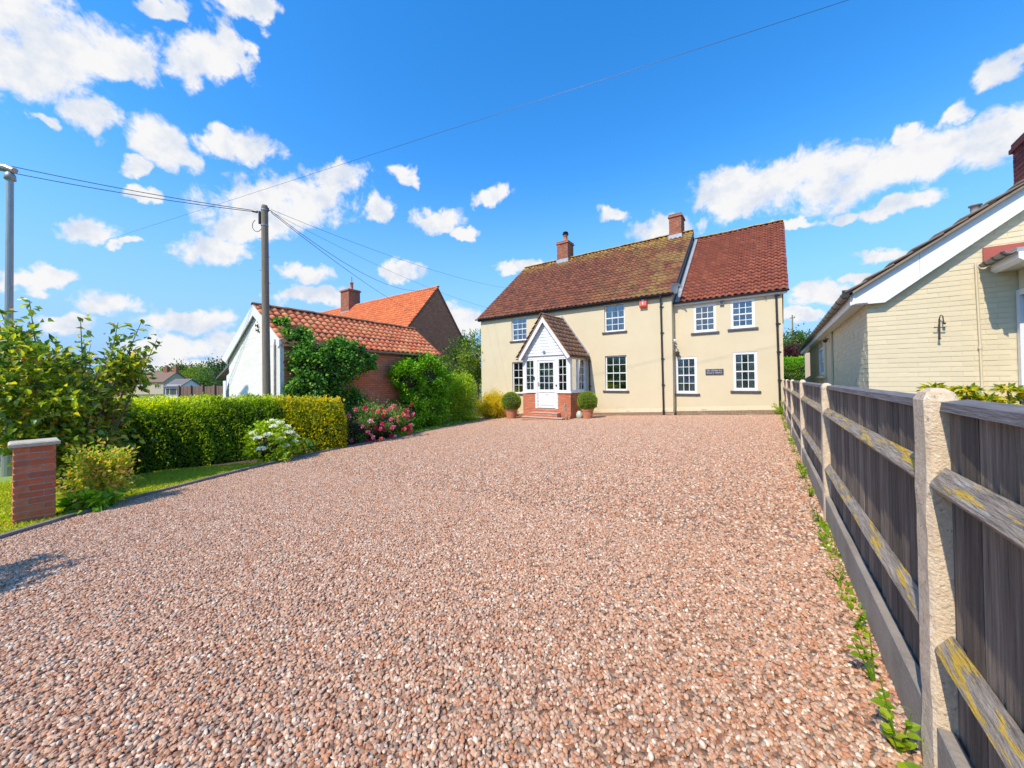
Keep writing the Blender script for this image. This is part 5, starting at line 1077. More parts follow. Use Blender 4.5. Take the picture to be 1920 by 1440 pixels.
# ------------------------------------------------------------------ poles and wires
def build_poles():
    t = empty('utility_pole', (-11.0, 4.18, gz(-11.0)), 'tall round wooden utility pole in front of the white gable', 'utility pole'); F = rel(t); top = 5.99
    mb = MB(F); mb.tube([(-11.0, 4.18, -1), (-11.0, 4.18, 1), (-11.02, 4.165, 3.5), (-11.035, 4.155, top - .05), (-11.035, 4.155, top)], [.098, .094, .086, .08, .066], 16); mb.build('pole', POLEWOOD, t, smooth=False)
    mb = MB(F)
    for z in (5.86, 5.45): mb.lathe([(.085, z - .015), (.09, z - .015), (.09, z + .015), (.085, z + .015)], (-11.034, 4.155, 0), 16)
    mb.build('band', GALV, t)
    L_ = Vector((-.813, -.582, 0)); c = Vector((-11.035, 4.155, 0)); mb = MB(F)
    p = c + L_ * .13; mb.tube([(p.x, p.y, 5.5), (p.x, p.y, 5.83)], .035, 8); p2 = c + L_ * .20; mb.tube([(p2.x, p2.y, 5.82), (p2.x + L_.x * .12, p2.y + L_.y * .12, 5.85)], .035, 8); mb.build('junction_box', BLACK, t)
    mb = MB(F); pts = []
    for k in range(15):
        a = k / 14 * 5.6 + .4; q = c + L_ * (.20 + .13 * math.sin(a)); pts.append((q.x, q.y, 5.45 + .16 * math.cos(a)))
    mb.tube(pts, .008, 5); mb.build('cable_loop', BLACK, t)
    mb = MB(F); q = c - L_ * .1
    mb.tube([tuple(c + Vector((0, 0, 5.84))), tuple(q + Vector((0, 0, 5.86))), tuple(c - L_ * .17 + Vector((0, 0, 5.84)))], .012, 5); mb.tube([(q.x, q.y, 5.83), (q.x, q.y, 5.92)], .02, 6); mb.build('insulator', BLACK, t)
    for k, z in enumerate((5.1, 4.6, 4.25, 3.9, 3.3, 2.9)):
        s = -1 if k % 2 else 1; q = c + L_ * (.095 * s); mb = MB(F); mb.tube([(q.x, q.y, z), (q.x + L_.x * .05 * s, q.y + L_.y * .05 * s, z + .01)], .012, 5); mb.build('step_bolt', GALV, t)
    def wire(label, P0, P1, sag, r=.008, n=26):
        P0, P1 = Vector(P0), Vector(P1); t = empty('overhead_wire', P0, label, 'wire', 'overhead wires'); mb = MB(); pts = []
        for i in range(n + 1):
            s = i / n; q = (P1 - P0) * s; q.z -= 4 * sag * s * (1 - s); pts.append(tuple(q))
        mb.tube(pts, r, 5); mb.build('cable', BLACK, t)
    tp = (-11.03, 4.15, 5.86); p2 = c + L_ * .3
    wire('upper black wire from the pole off to the left', (p2.x, p2.y, 5.86), (-17.5, -3.2, 7.30), .20, .009)
    wire('lower black wire from the pole off to the left', (p2.x, p2.y, 5.83), (-17.4, -3.1, 7.05), .22, .009)
    q = c - L_ * .17
    wire('upper wire from the pole to the left end of the cream house roof', (q.x, q.y, 5.88), (-12.9, 17.9, 6.75), .30, .005)
    wire('lower wire from the pole towards the eaves of the cream house', (q.x, q.y, 5.82), (-13.0, 16.2, 5.30), .28, .004)
    wire('left wire from the pole dropping to the barn gable', (q.x, q.y, 5.80), (-20.2, 17.2, 5.9), .25, .008)
    wire('right wire from the pole dropping to the barn roof', (q.x, q.y, 5.84), (-20.1, 18.5, 8.0), .9, .008)
    wire('long thin wire crossing high over the drive from upper right', (2.58, 10.46, 9.0), (-32.45, 3.82, 9.93), .02, .005, 40)
    # lamp post at the left edge
    t = empty('street_lamp', (-13.7, .16, gz(-13.7)), 'grey galvanised street lamp post behind the leafy shrub at the left edge', 'street lamp'); F = rel(t)
    mb = MB(F); mb.tube([(-13.7, .16, -.9), (-13.7, .16, .42), (-13.7, .16, .5), (-13.7, .16, 3.2), (-13.69, .16, 5.85)], [.095, .092, .068, .060, .054], 14); mb.build('pole', GALV, t, smooth=False)
    mb = MB(F); mb.lathe([(.055, 5.78), (.09, 5.80), (.085, 5.90), (.055, 5.96), (0.001, 5.98)], (-13.69, .16, 0), 14); mb.build('post_cap', GALV, t, smooth=True)
    mb = MB(F); mb.tube([(-13.60, .22, 6.0), (-13.72, .13, 6.06), (-14.6, -.5, 6.20)], [.06, .075, .07], 10); mb.build('arm', GALV, t)
    mb = MB(F); mb.tube([(-14.55, -.47, 6.18), (-14.75, -.6, 6.2), (-15.2, -.93, 6.22), (-15.3, -1.0, 6.2)], [.07, .12, .11, .03], 10); mb.build('lamp_head', GALV, t)
build_poles()

# ------------------------------------------------------------------ planting
def build_hedge(name, path, label, mt, h0, h1, half, n, leaf, rnd_hi=None, cat='hedge', seed=1, e=.55):
    base = (path[0][0], path[0][1], gz(path[0][0])); root = empty(name, base, label, cat)
    ds = [0]
    for a, b in zip(path, path[1:]): ds.append(ds[-1] + math.dist(a, b))
    T = ds[-1]; s = rng.uniform(-.12, T + .12, n)
    x = np.interp(s, ds, [p[0] for p in path]); y = np.interp(s, ds, [p[1] for p in path])
    dx = np.interp(s + .2, ds, [p[0] for p in path]) - np.interp(s - .2, ds, [p[0] for p in path]); dy = np.interp(s + .2, ds, [p[1] for p in path]) - np.interp(s - .2, ds, [p[1] for p in path])
    l = np.hypot(dx, dy) + 1e-6; nx, ny = dy / l, -dx / l
    h = h0 + (h1 - h0) * s / T
    th = rng.uniform(0, math.pi, n)                                   # rounded box section
    cn = np.sign(np.cos(th)) * np.abs(np.cos(th)) ** e; cz = np.abs(np.sin(th)) ** e
    wob = 1 + .08 * np.sin(s * 3.1 + seed) * np.cos(th * 3) + .08 * np.sin(s * 7.3 + th * 5) + .07 * np.sin(s * 17 + th * 9)
    dep = 1 - np.abs(rng.normal(0, .15, n))
    endf = np.clip(np.minimum(s + .12, T + .12 - s) / .35, .0, 1) ** .5
    on = cn * half * wob * dep * (.55 + .45 * endf); z = cz * h * (.5 + .5 * wob) * dep * (.8 + .2 * endf) * rng.uniform(.97, 1.02, n)
    low = rng.random(n) < .5; z = np.where(low & (np.abs(cn) > .9), z * rng.random(n), z)
    # young shoots standing above the clipped top
    P = np.stack([x + nx * on, y + ny * on, gz(x) + z], 1) - np.array(base)
    D = np.stack([nx * cn, ny * cn, cz * .9 + .2], 1) + rng.normal(size=(n, 3)) * .65
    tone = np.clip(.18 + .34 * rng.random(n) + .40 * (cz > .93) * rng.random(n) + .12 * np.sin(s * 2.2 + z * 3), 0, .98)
    if rnd_hi is not None: tone = np.clip(rng.beta(2, 2, n), 0, .98)
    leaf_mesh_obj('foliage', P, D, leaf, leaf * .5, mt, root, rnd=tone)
    k = int(T * 60); s2 = rng.uniform(0, T, k); x2 = np.interp(s2, ds, [p[0] for p in path]) + rng.uniform(-half, half, k) * .8; y2 = np.interp(s2, ds, [p[1] for p in path]) + rng.uniform(-.1, .1, k)
    zz = gz(x2) + h0 + (h1 - h0) * s2 / T - .03; Q = []; DD = []
    for i in range(k):
        d = np.array([rng.normal() * .25, rng.normal() * .25, 1]); m_ = rng.integers(3, 7)
        for q in range(m_): Q.append([x2[i], y2[i], zz[i]] + d * q * .022 - np.array(base)); DD.append(d * .6 + rng.normal(size=3) * .6)
    leaf_mesh_obj('shoots', np.array(Q), np.array(DD), leaf * .9, leaf * .42, mt, root, rnd=np.clip(.55 + .44 * rng.random(len(Q)), 0, .99))
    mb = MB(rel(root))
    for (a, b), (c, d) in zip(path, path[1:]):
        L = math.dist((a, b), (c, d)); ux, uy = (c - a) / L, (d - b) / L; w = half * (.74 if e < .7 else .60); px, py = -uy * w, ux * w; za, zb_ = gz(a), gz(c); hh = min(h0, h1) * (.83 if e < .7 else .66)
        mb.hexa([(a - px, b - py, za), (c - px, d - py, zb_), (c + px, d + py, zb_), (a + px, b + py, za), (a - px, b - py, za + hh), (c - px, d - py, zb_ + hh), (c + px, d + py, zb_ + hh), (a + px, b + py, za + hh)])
    mb.build('dark_inner_core', UNDER, root)
    mb = MB(rel(root))
    for i in range(int(T * 7)):
        s0 = rng.uniform(.05, T - .05); x_ = float(np.interp(s0, ds, [p[0] for p in path])); y_ = float(np.interp(s0, ds, [p[1] for p in path])); z_ = gz(x_)
        q = (x_ + half * .78, y_ + rng.normal() * .05, z_ - .02); mb.tube([q, (q[0] + rng.normal() * .04, q[1] + rng.normal() * .06, z_ + .35), (q[0] + rng.normal() * .06, q[1] + rng.normal() * .12, z_ + .7)], [.012, .01, .004], 5)
    mb.build('stem', TWIG, root)
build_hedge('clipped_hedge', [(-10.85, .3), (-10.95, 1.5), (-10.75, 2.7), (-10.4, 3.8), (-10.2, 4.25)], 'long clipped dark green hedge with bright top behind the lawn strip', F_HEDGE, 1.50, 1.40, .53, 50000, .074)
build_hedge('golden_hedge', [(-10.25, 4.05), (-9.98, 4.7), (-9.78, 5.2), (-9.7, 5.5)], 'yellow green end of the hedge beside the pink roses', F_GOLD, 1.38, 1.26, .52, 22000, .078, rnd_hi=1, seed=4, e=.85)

# the big leafy shrub at the left
def build_magnolia():
    root = empty('leafy_shrub', (-9.35, .75, gz(-9.35)), 'big loose shrub with broad green and bronze leaves behind the brick pier', 'shrub')
    c = [((-.15, -.55, 1.35), (.95, .85, 1.05), 5200, 64), ((-.4, -.75, 2.3), (.75, .6, .42), 800, 16), ((.1, .35, 2.05), (.6, .55, .45), 900, 16), ((.1, .1, 1.0), (.75, .65, .8), 1500, 30)]
    Ps, Ds = [], []
    for cc, rr, n, cl in c:
        P, D = blob_points(cc, rr, n, cl, .17, .5, zmin=.1); Ps.append(P); Ds.append(D)
    mb = MB(); tips = [(-.55, -.75, 3.05), (-.25, -.45, 3.10), (.1, .05, 2.85), (.3, .45, 2.8), (.4, .72, 2.85), (.5, .9, 2.55), (-.8, -.9, 2.6), (.45, .4, 2.3), (.55, -.4, 1.9), (-.1, .6, 2.3), (.5, .65, 2.3)]
    for tx, ty, tz in tips:
        b = Vector((rng.normal() * .06, rng.normal() * .06, -.05)); t_ = Vector((tx, ty, tz)); m1 = b.lerp(t_, .4) + Vector((rng.normal() * .08, rng.normal() * .08, .1)); mb.tube([b, m1, t_], [.028, .016, .004], 6)
        k = 46; f = rng.uniform(.55, 1.0, k); q = np.array([m1 + (t_ - m1) * ((v - .4) / .6) for v in f]); Ps.append(q + rng.normal(size=(k, 3)) * .05); Ds.append(rng.normal(size=(k, 3)) + np.array([0, 0, .4]))
    for i in range(22):
        a = rng.uniform(0, 6.28); e = rng.uniform(.4, .95); z = rng.uniform(.6, 2.5); st = Vector((0, 0, z * .4)); en = Vector((math.cos(a) * e, -.2 + math.sin(a) * e, z)); mb.tube([st, st.lerp(en, .5) + Vector((0, 0, .06)), en], [.014, .009, .003], 5)
    mb.build('branch', TWIG, root)
    P = np.vstack(Ps); D = np.vstack(Ds); k_ = P[:, 2] > .35 + np.clip(-P[:, 1] - .35, 0, 1) * 1.3; P, D = P[k_], D[k_]; n = len(P); tone = np.clip(rng.beta(2, 2.6, n), 0, .99); tone[rng.random(n) < .05] = .97
    # the leaves that face the drive most are single leaves, the rest one mass
    score = P[:, 0] * 1.0 + P[:, 2] * .3 + rng.normal(size=n) * .15; order = np.argsort(-score); ind = order[:290]; rest = order[290:]
    leaf_mesh_obj('foliage', P[rest], D[rest], .12, .064, F_MAG, root, rnd=tone[rest], droop=.25)
    metas = []
    for v in range(6):
        mb = MB(); L_, W = .125, .066; z = .006
        mb.v = [(0, 0, 0), (L_ * .3, W * .45, .012), (L_ * .62, W * .42, .008), (L_, 0, -.022), (L_ * .62, -W * .42, .008), (L_ * .3, -W * .45, .012), (L_ * .45, 0, -.002)]; mb.f = [(0, 6, 1), (1, 6, 2), (2, 6, 3), (3, 6, 4), (4, 6, 5), (5, 6, 0)]; mb.r = [.15 + .14 * v] * 6; metas.append(mb.mesh('leaf', F_MAG))
    for i in ind:
        d = Vector(D[i]).normalized(); q = d.to_track_quat('X', 'Z'); o = inst(metas[int(rng.integers(0, 6))], 'leaf', root, tuple(P[i]), q.to_euler()); s = rng.uniform(.75, 1.2); o.scale = (s, s, s)
build_magnolia()
shrub('small_shrub', (-7.5, .80, gz(-7.5)), (.27, .27, .40), 4200, .06, F_COPPER, 'low leafy shrub with copper tinted tips right of the brick pier', 'shrub', clumps=44, spread=.24, shell=.3, core=False)
shrub('low_plant', (-7.25, .72, gz(-7.25)), (.24, .22, .11), 260, .11, F_CREEP, 'low plant with broad lobed green leaves at the foot of the brick pier', 'plant', clumps=14, spread=.2, core=False, stems=2)

# hydrangea
def hydrangea():
    x, y = -9.12, 3.55; root = empty('hydrangea', (x, y, gz(x)), 'white flowering hydrangea in front of the dark hedge', 'hydrangea')
    P, D = blob_points((0, 0, .40), (.44, .44, .40), 3400, 34, .22, .6, zmin=.01); leaf_mesh_obj('foliage', P, D, .085, .05, F_LIME, root, droop=.3)
    mb = MB()
    for i in range(9):
        a = i * .7; mb.tube([(0, 0, -.03), (math.cos(a) * .15, math.sin(a) * .15, .3), (math.cos(a) * .32, math.sin(a) * .32, .6)], [.012, .008, .005], 5)
    mb.build('stem', TWIG, root); ball_core('dark_inner_core', (0, 0, .36), (.38, .38, .34), UNDER, root, k=.75)
    pet = mat('cream_petal', (.90, .88, .66), (.93, .92, .80), 20, .7, trans=.2)
    for k, (a, e, z) in enumerate([(-.5, .40, .62), (.0, .42, .52), (.5, .41, .62), (1.0, .38, .60), (-1.0, .40, .56), (-.2, .28, .78), (.5, .20, .84), (1.6, .32, .70), (-1.6, .33, .64), (2.3, .28, .74), (-2.4, .2, .78), (.25, .46, .36), (-.75, .46, .34), (.85, .47, .40), (1.35, .46, .48), (-.3, .05, .88)]):
        c = np.array([math.cos(a) * e, math.sin(a) * e, z]); n = 150; d = rng.normal(size=(n, 3)); d /= np.linalg.norm(d, axis=1, keepdims=True); d[:, 2] = np.abs(d[:, 2]) * .9
        r = rng.uniform(.062, .085); o = leaf_mesh_obj('flower_head', c + d * r * np.array([1, 1, .75]), d + rng.normal(size=(n, 3)) * 1.0, .030, .028, pet, root, kind=None)
hydrangea()
# roses
def roses():
    x, y = -10.0, 6.75; root = empty('rose_bush', (x, y, gz(x)), 'pink flowering rose bushes between the golden hedge and the garage wall', 'rose bush')
    P, D = blob_points((.0, 0, .48), (.62, 1.15, .52), 9500, 60, .16, .5, zmin=.01); leaf_mesh_obj('foliage', P, D, .055, .033, F_ROSE, root, droop=.15)
    mb = MB()
    for i in range(24):
        yy = rng.uniform(-1.0, 1.0); h = rng.uniform(.7, 1.35); mb.tube([(rng.normal() * .1, yy * .7, -.02), (rng.normal() * .15, yy * .9, h * .6), (rng.normal() * .2 + .1, yy * 1.05, h)], [.012, .008, .004], 5)
    mb.build('stem', TWIG, root); ball_core('dark_inner_core', (0, 0, .42), (.55, 1.05, .44), UNDER, root, k=.78)
    cols = [mat('crimson_petal', (.55, .03, .09), (.70, .06, .15), 30, .6, trans=.2), mat('pink_petal', (.75, .16, .28), (.85, .30, .40), 30, .6, trans=.2), mat('pale_pink_petal', (.85, .55, .58), (.85, .68, .68), 30, .6, trans=.2), mat('coral_petal', (.82, .25, .18), (.85, .36, .24), 30, .6, trans=.2)]
    for k in range(58):
        a = rng.uniform(-1.5, 1.1); zz = rng.uniform(.06, 1.08); w = math.sin(min(1, zz / 1.1) * math.pi) ** .4; yy = rng.uniform(-1.1, 1.15)
        c = np.array([.25 + .50 * w * math.sqrt(max(0, 1 - (yy / 1.25) ** 2)) + rng.normal() * .05, yy, zz]); n = 34; d = rng.normal(size=(n, 3)); d /= np.linalg.norm(d, axis=1, keepdims=True); r = rng.uniform(.028, .045)
        leaf_mesh_obj('flower', c + d * r * .5, d + np.array([.4, 0, .5]), r * 1.3, r * 1.2, cols[int(rng.choice(4, p=[.35, .38, .12, .15]))], root, kind=None)
roses()
def tall_stems():
    root = empty('tall_perennial', (-10.75, 6.3, gz(-10.75)), 'thin tall yellowing stems standing in front of the brick garage wall', 'plant'); mb = MB(); P = []; D = []
    for i in range(12):
        yy = rng.uniform(-.9, 1.3); h = rng.uniform(1.2, 1.75); t = (rng.normal() * .15, yy + rng.normal() * .2, h); mb.tube([(0, yy, 0), (t[0] * .4, yy, h * .6), t], [.009, .007, .003], 5)
        k = 16; f = rng.uniform(.55, 1, k); P.append(np.array([[t[0] * v, yy + (t[1] - yy) * v, h * v] for v in f]) + rng.normal(size=(k, 3)) * .03); D.append(rng.normal(size=(k, 3)))
    mb.build('stem', TWIG, root); leaf_mesh_obj('foliage', np.vstack(P), np.vstack(D), .075, .035, F_YELL, root)
tall_stems()
shrub('fern_clump', (-9.28, 4.35, gz(-9.28)), (.16, .16, .17), 260, .11, F_ROSE, 'small feathery green clump between the hydrangea and the golden hedge', 'plant', clumps=10, core=False, stems=2, aspect=.25)

# climbers on the garage
def climber(name, label, blobs, mt, leaf, base, aspect=.75, stems=8, spread=.16, droop=.35, core=None):
    root = empty(name, base, label, 'climber'); Ps, Ds = [], []
    for c, r, n, cl in blobs:
        P, D = blob_points((c[0] - base[0], c[1] - base[1], c[2] - base[2]), r, n, cl, spread, .55, zmin=0.02); Ps.append(P); Ds.append(D + np.array([.5, -.2, .1]))
    P = np.vstack(Ps); D = np.vstack(Ds); leaf_mesh_obj('foliage', P, D, leaf, leaf * aspect, mt, root, droop=droop, rnd=np.clip(rng.beta(2, 2.4, len(P)), 0, .99))
    mb = MB()
    for i in range(stems):
        c = blobs[i % len(blobs)][0]; mb.tube([(rng.normal() * .1, rng.normal() * .2, -.03), ((c[0] - base[0]) * .5 + rng.normal() * .1, (c[1] - base[1]) * .5 + rng.normal() * .2, (c[2] - base[2]) * .6), (c[0] - base[0], c[1] - base[1], c[2] - base[2])], [.03, .02, .008], 6)
    mb.build('stem', TWIG, root)
    for i, (c, r, n, cl) in enumerate(blobs):
        if n > 1800: ball_core('dark_inner_core', (c[0] - base[0], c[1] - base[1], c[2] - base[2]), r, UNDER, root, seed=i, k=.45 if core is None else core)
    return root
climber('climbing_vine', 'dense dark green climber spilling over the near corner of the garage roof',
        [((-10.85, 5.30, 1.55), (.42, .65, .95), 5200, 50), ((-10.85, 6.2, 1.75), (.40, .65, .70), 4200, 44), ((-10.9, 5.6, .5), (.40, .9, .75), 4200, 40), ((-11.3, 5.0, 2.62), (.45, .38, .28), 1500, 18), ((-10.9, 7.0, 1.9), (.30, .35, .35), 1100, 14), ((-11.05, 6.4, 2.35), (.35, .7, .20), 1500, 18), ((-10.75, 6.6, .4), (.3, .5, .6), 1500, 18), ((-11.6, 4.85, 3.0), (.22, .2, .16), 420, 8)],
        F_VINE, .095, (-10.75, 5.7, gz(-10.75)))
climber('creeper', 'bright green creeper covering the far end of the garage wall and eaves',
        [((-11.05, 8.85, .2), (.42, .75, .85), 6500, 60), ((-11.15, 9.9, .25), (.42, .9, .9), 6500, 60), ((-11.1, 8.9, 1.35), (.38, .75, .75), 5200, 50), ((-11.2, 9.9, 1.35), (.38, .9, .8), 5600, 50), ((-11.4, 10.7, .8), (.42, .45, 1.4), 4200, 40), ((-11.35, 9.7, 2.15), (.35, .9, .17), 1700, 22), ((-11.9, 10.95, 2.45), (.25, .2, .25), 600, 8), ((-11.55, 10.9, 2.05), (.45, .3, .3), 1100, 12)],
        F_CREEP, .075, (-11.0, 9.6, gz(-11.0)), spread=.15)
shrub('green_shrub', (-11.75, 12.25, gz(-11.75)), (.82, .95, 1.10), 17000, .09, F_LIME, 'tall bushy fresh green shrub between the creeper and the cream house', 'shrub', clumps=90, spread=.19, shell=.35, stems=10, core=False)
shrub('golden_shrub', (-11.42, 14.3, gz(-11.42)), (.86, .66, .62), 26000, .06, F_YELL, 'rounded bright yellow shrub against the left end of the cream house', 'shrub', clumps=90, spread=.17, shell=.35, stems=8, aspect=.55, core=False)

# weeds at the foot of the fence
def weeds():
    spots = [(1.42, .20, 'leafy weed at the foot of the nearest fence post'), (1.72, .17, 'bright weed just beyond the nearest fence post'), (2.05, .15, 'first weed under the second fence panel'), (2.45, .10, 'second low weed under the second fence panel'), (2.95, .07, 'tiny weed half way along the second fence panel'),
             (3.55, .07, 'small weed before the second fence post'), (4.05, .13, 'yellow green weed at the foot of the second fence post'), (4.9, .11, 'weed just past the second fence post'), (5.7, .16, 'tall weed midway along the third fence panel'), (6.5, .12, 'weed before the third fence post'), (7.6, .14, 'weed past the third fence post'), (8.9, .12, 'weed before the fourth fence post'), (10.6, .14, 'weed past the fourth fence post'), (12.8, .16, 'weed near the far end of the fence')]
    metas = []
    for v in range(3):
        mb = MB(); mb.v = [(0, 0, 0), (.3, .30, .05), (.65, .24, .03), (1, 0, -.08), (.65, -.24, .03), (.3, -.30, .05), (.45, 0, 0)]; mb.f = [(0, 6, 1), (1, 6, 2), (2, 6, 3), (3, 6, 4), (4, 6, 5), (5, 6, 0)]; mb.r = [.1 + .35 * v] * 6; metas.append(mb.mesh('leaf', F_WEED))
    for v, h, lab in spots:
        u = fence_u(v) - .05; root = empty('weed', (u, v, gz(u)), lab, 'weed', 'weeds at the foot of the fence'); mb = MB(); tp = []
        for s in range(3): a = rng.uniform(0, 6.28); t = Vector((math.cos(a) * .05 - .02, math.sin(a) * .06, h * rng.uniform(.7, 1.2))); tp.append(t); mb.tube([(0, 0, 0), t * .5 + Vector((0, 0, .01)), t], [.004, .003, .0015], 5)
        mb.build('stem', F_WEED, root)
        for k in range(30):
            t = tp[k % 3] * rng.uniform(.15, 1.05); a = rng.uniform(0, 6.28); o = inst(metas[k % 3], 'leaf', root, tuple(t), (rng.normal() * .3, rng.uniform(-.7, .2), a)); s = h * rng.uniform(.15, .27); o.scale = (s, s, s)
    root = empty('corner_plant', (.12, 15.25, 0), 'green self sown plant at the foot of the house by the right downpipe', 'plant'); P, D = blob_points((0, 0, .18), (.25, .2, .2), 420, 14, .2, .5, zmin=.01); leaf_mesh_obj('foliage', P, D, .07, .035, F_WEED, root)
    n = 2600; v = rng.uniform(1.2, 15, n) ; u = np.array([fence_u(q) for q in v]) - np.abs(rng.normal(0, .035, n)) - .005; m_ = np.sin(v * 2.3) + np.sin(v * 5.1 + 1) + rng.normal(0, .5, n) > .2
    P = np.stack([u, v, gz(u) + .006], 1)[m_]; D = rng.normal(size=(len(P), 3)) * .7 + np.array([0, 0, .6]); o = leaf_mesh_obj('undergrowth', P, D, .04, .02, F_WEED); o['label'] = 'sparse low green growth in the gravel along the fence'; o['category'] = 'undergrowth'
weeds()

# plants between fence and bungalow: palmate heads on bare stalks
def umbel_plant(x, y, h, label, heads):
    root = empty('fatsia', (x, y, 0), label, 'plant', 'yellow green plants beyond the fence'); mb = MB(); Ps, Ds = [], []
    for (dx, dy, dz, r) in heads:
        c = np.array([dx, dy, h + dz]); mb.tube([(0, 0, 0), (dx * .5, dy * .5, h * .6), tuple(c)], [.014, .01, .006], 5)
        r = r * .72; n = 80; d = rng.normal(size=(n, 3)); d[:, 2] = np.abs(d[:, 2]) * .5; d /= np.linalg.norm(d, axis=1, keepdims=True); Ps.append(c + d * r * rng.uniform(.3, 1, (n, 1)) * np.array([1, 1, .6])); Ds.append(d + rng.normal(size=(n, 3)) * .5)
    mb.build('stem', TWIG, root); leaf_mesh_obj('foliage', np.vstack(Ps), np.vstack(Ds), .062, .028, F_GOLD, root, droop=.3)
s_ = 1.1
umbel_plant(1.50, 5.9, 1.05, 'yellow green leafy plant behind the nearest fence post', [(-.12, 0, .04, .11), (.0, .05, -.0, .11), (.10, -.05, .03, .09), (-.05, -.1, -.06, .10)])
umbel_plant(1.74, 6.0, .98, 'low yellow green plant at the foot of the cable conduit', [(-.08, 0, .02, .09), (.05, 0, .0, .09), (.0, .1, -.05, .09), (.14, 0, -.05, .08)])
umbel_plant(2.06, 6.1, 1.02, 'tall stalked yellow green plant at the right edge beyond the fence', [(-.12, 0, .06, .12), (.06, 0, .02, .12), (.18, 0, .18, .10), (0, .12, -.05, .11), (.24, -.1, .0, .12)])
# soil strip there
mb = MB(); mb.poly([(.48, -3, .004), (7, -3, .004), (7, 8.3, .004), (.48, 8.3, .004)]); mb.build('bungalow_garden', SOIL, kind='structure', label='ground between the fence and the bungalow')

# ------------------------------------------------------------------ far things
def P_(px, Z): return at((px - 960) / 693.0, Z)
def far_house(px0, px1, Z, z_eave, z_ridge, wallm, roofm, label, depth=7.0, nwin=3, name='distant_house', chim=(.3,), gable_m=None):
    a = Vector((*P_(px0, Z), 0)); b = Vector((*P_(px1, Z), 0)); A = (b - a); L = A.length; A.normalize(); N = Vector((A.y, -A.x, 0)); 
    root = empty(name, (a.x, a.y, -1.06), label, 'house'); F = (Vector((0, 0, 1.06)), A, N, Vector((0, 0, 1)))
    mb = MB(F); mb.prism([(0, 0, -1.3), (0, 0, z_eave), (0, -depth / 2, z_ridge - .1), (0, -depth, z_eave), (0, -depth, -1.3)], (L, 0, 0)); mb.build('wall', wallm, root)
    mb = MB(F); mb.prism([(-.3, .35, z_eave - .2), (-.3, -depth / 2, z_ridge), (-.3, -depth - .35, z_eave - .2), (-.3, -depth - .35, z_eave - .35), (-.3, -depth / 2, z_ridge - .16), (-.3, .35, z_eave - .35)], (L + .6, 0, 0)); rf = mb.build('roof', roofm, root)
    for c in chim: mb = MB(F); mb.box(L * c - .45, L * c + .45, -depth / 2 - .4, -depth / 2 + .4, z_ridge - .5, z_ridge + 1.2); mb.box(L * c - .16, L * c + .16, -depth / 2 - .16, -depth / 2 + .16, z_ridge + 1.2, z_ridge + 1.6); mb.build('chimney', BRICK_OLD, root)
    for i in range(nwin):
        x = L * (i + .5) / nwin; mb = MB(F); mb.box(x - .7, x + .7, .01, .07, z_eave - 1.7, z_eave - .5); w = mb.build('window', WHITE, root); mb = MB(F); mb.box(x - .6, x - .04, .071, .08, z_eave - 1.6, z_eave - .6); mb.box(x + .04, x + .6, .071, .08, z_eave - 1.6, z_eave - .6); mb.build('pane', DARKROOM, w)
    return root
BUFF = mat('buff_wall', (.62, .50, .34), (.56, .44, .30), 2, .9); BROWNW = mat('brown_wall', (.26, .16, .11), (.20, .12, .09), 2, .9)
far_house(238, 306, 90, 2.1, 4.5, BUFF, mat('far_brown_roof', (.24, .15, .10), (.20, .13, .09), 3, .9), 'low distant bungalow with grey brown roof and two chimneys left of the white gable', nwin=3, chim=(.72, .98))
far_house(190, 236, 105, 2.2, 4.4, BUFF, mat('far_orange_roof', (.40, .18, .08), (.34, .15, .07), 3, .9), 'distant house with orange roof half hidden by the leafy shrub', nwin=2)
far_house(312, 338, 62, 1.1, 2.2, WHITE, SLATE, 'small white building beyond the hedge beside the brown fence', depth=4, nwin=2, chim=(), name='white_outbuilding')
def far_fence(px0, px1, Z, ztop, label, n=26):
    a = Vector((*P_(px0, Z), 0)); b = Vector((*P_(px1, Z), 0)); A = (b - a); L = A.length; A.normalize(); N = Vector((A.y, -A.x, 0)); root = empty('board_fence', (a.x, a.y, -1.06), label, 'fence'); F = (Vector((0, 0, 1.06)), A, N, Vector((0, 0, 1)))
    for i in range(n):
        x0 = L * i / n; mb = MB(F); mb.box(x0 + .01, x0 + L / n - .01, -.02, .02 * (i % 2), -1.1, ztop + random.uniform(-.03, .03)); mb.build('board', BROWNW, root)
    for i in range(0, n + 1, 6): mb = MB(F); mb.box(L * i / n - .06, L * i / n + .06, .021, .12, -1.1, ztop + .12); mb.build('post', BROWNW, root)
far_fence(336, 432, 34, 1.05, 'brown board fence far beyond the hedge left of the white gable')
far_fence(60, 240, 60, .95, 'brown board fence far off behind the leafy shrub', 40)
def ft(px, Z, h, r, n, leaf, m_, label, **k):
    x, y = P_(px, Z); gzv = gz(max(x, -20.25)) if x < .25 else 0; return tree((x, y, gzv), h, r, n, leaf, m_, label, **k)
TG = 'trees on the skyline'
ft(318, 112, 6.6, (4.5, 4.5, 2.6), 2600, .55, F_TREE2, 'light green round tree just right of the distant bungalow', group=TG)
ft(345, 120, 8.4, (6, 6, 3.2), 3200, .6, F_TREE, 'dark green tree beyond the white outbuilding', group=TG)
ft(378, 110, 7.4, (5.5, 5.5, 3.0), 3200, .55, F_TREE2, 'pale green tree above the brown board fence', group=TG)
ft(402, 70, 6.3, (3.2, 3.2, 2.6), 2600, .35, F_TREE, 'tree close to the left edge of the white gable', group=TG)
ft(424, 42, 5.3, (1.7, 1.7, 2.2), 2200, .22, F_DARKTREE, 'blue green tree touching the left roof edge of the garage', group=TG)
ft(280, 140, 7.0, (9, 9, 2.6), 2200, .7, F_TREE, 'long low tree mass behind the distant bungalow', group=TG)
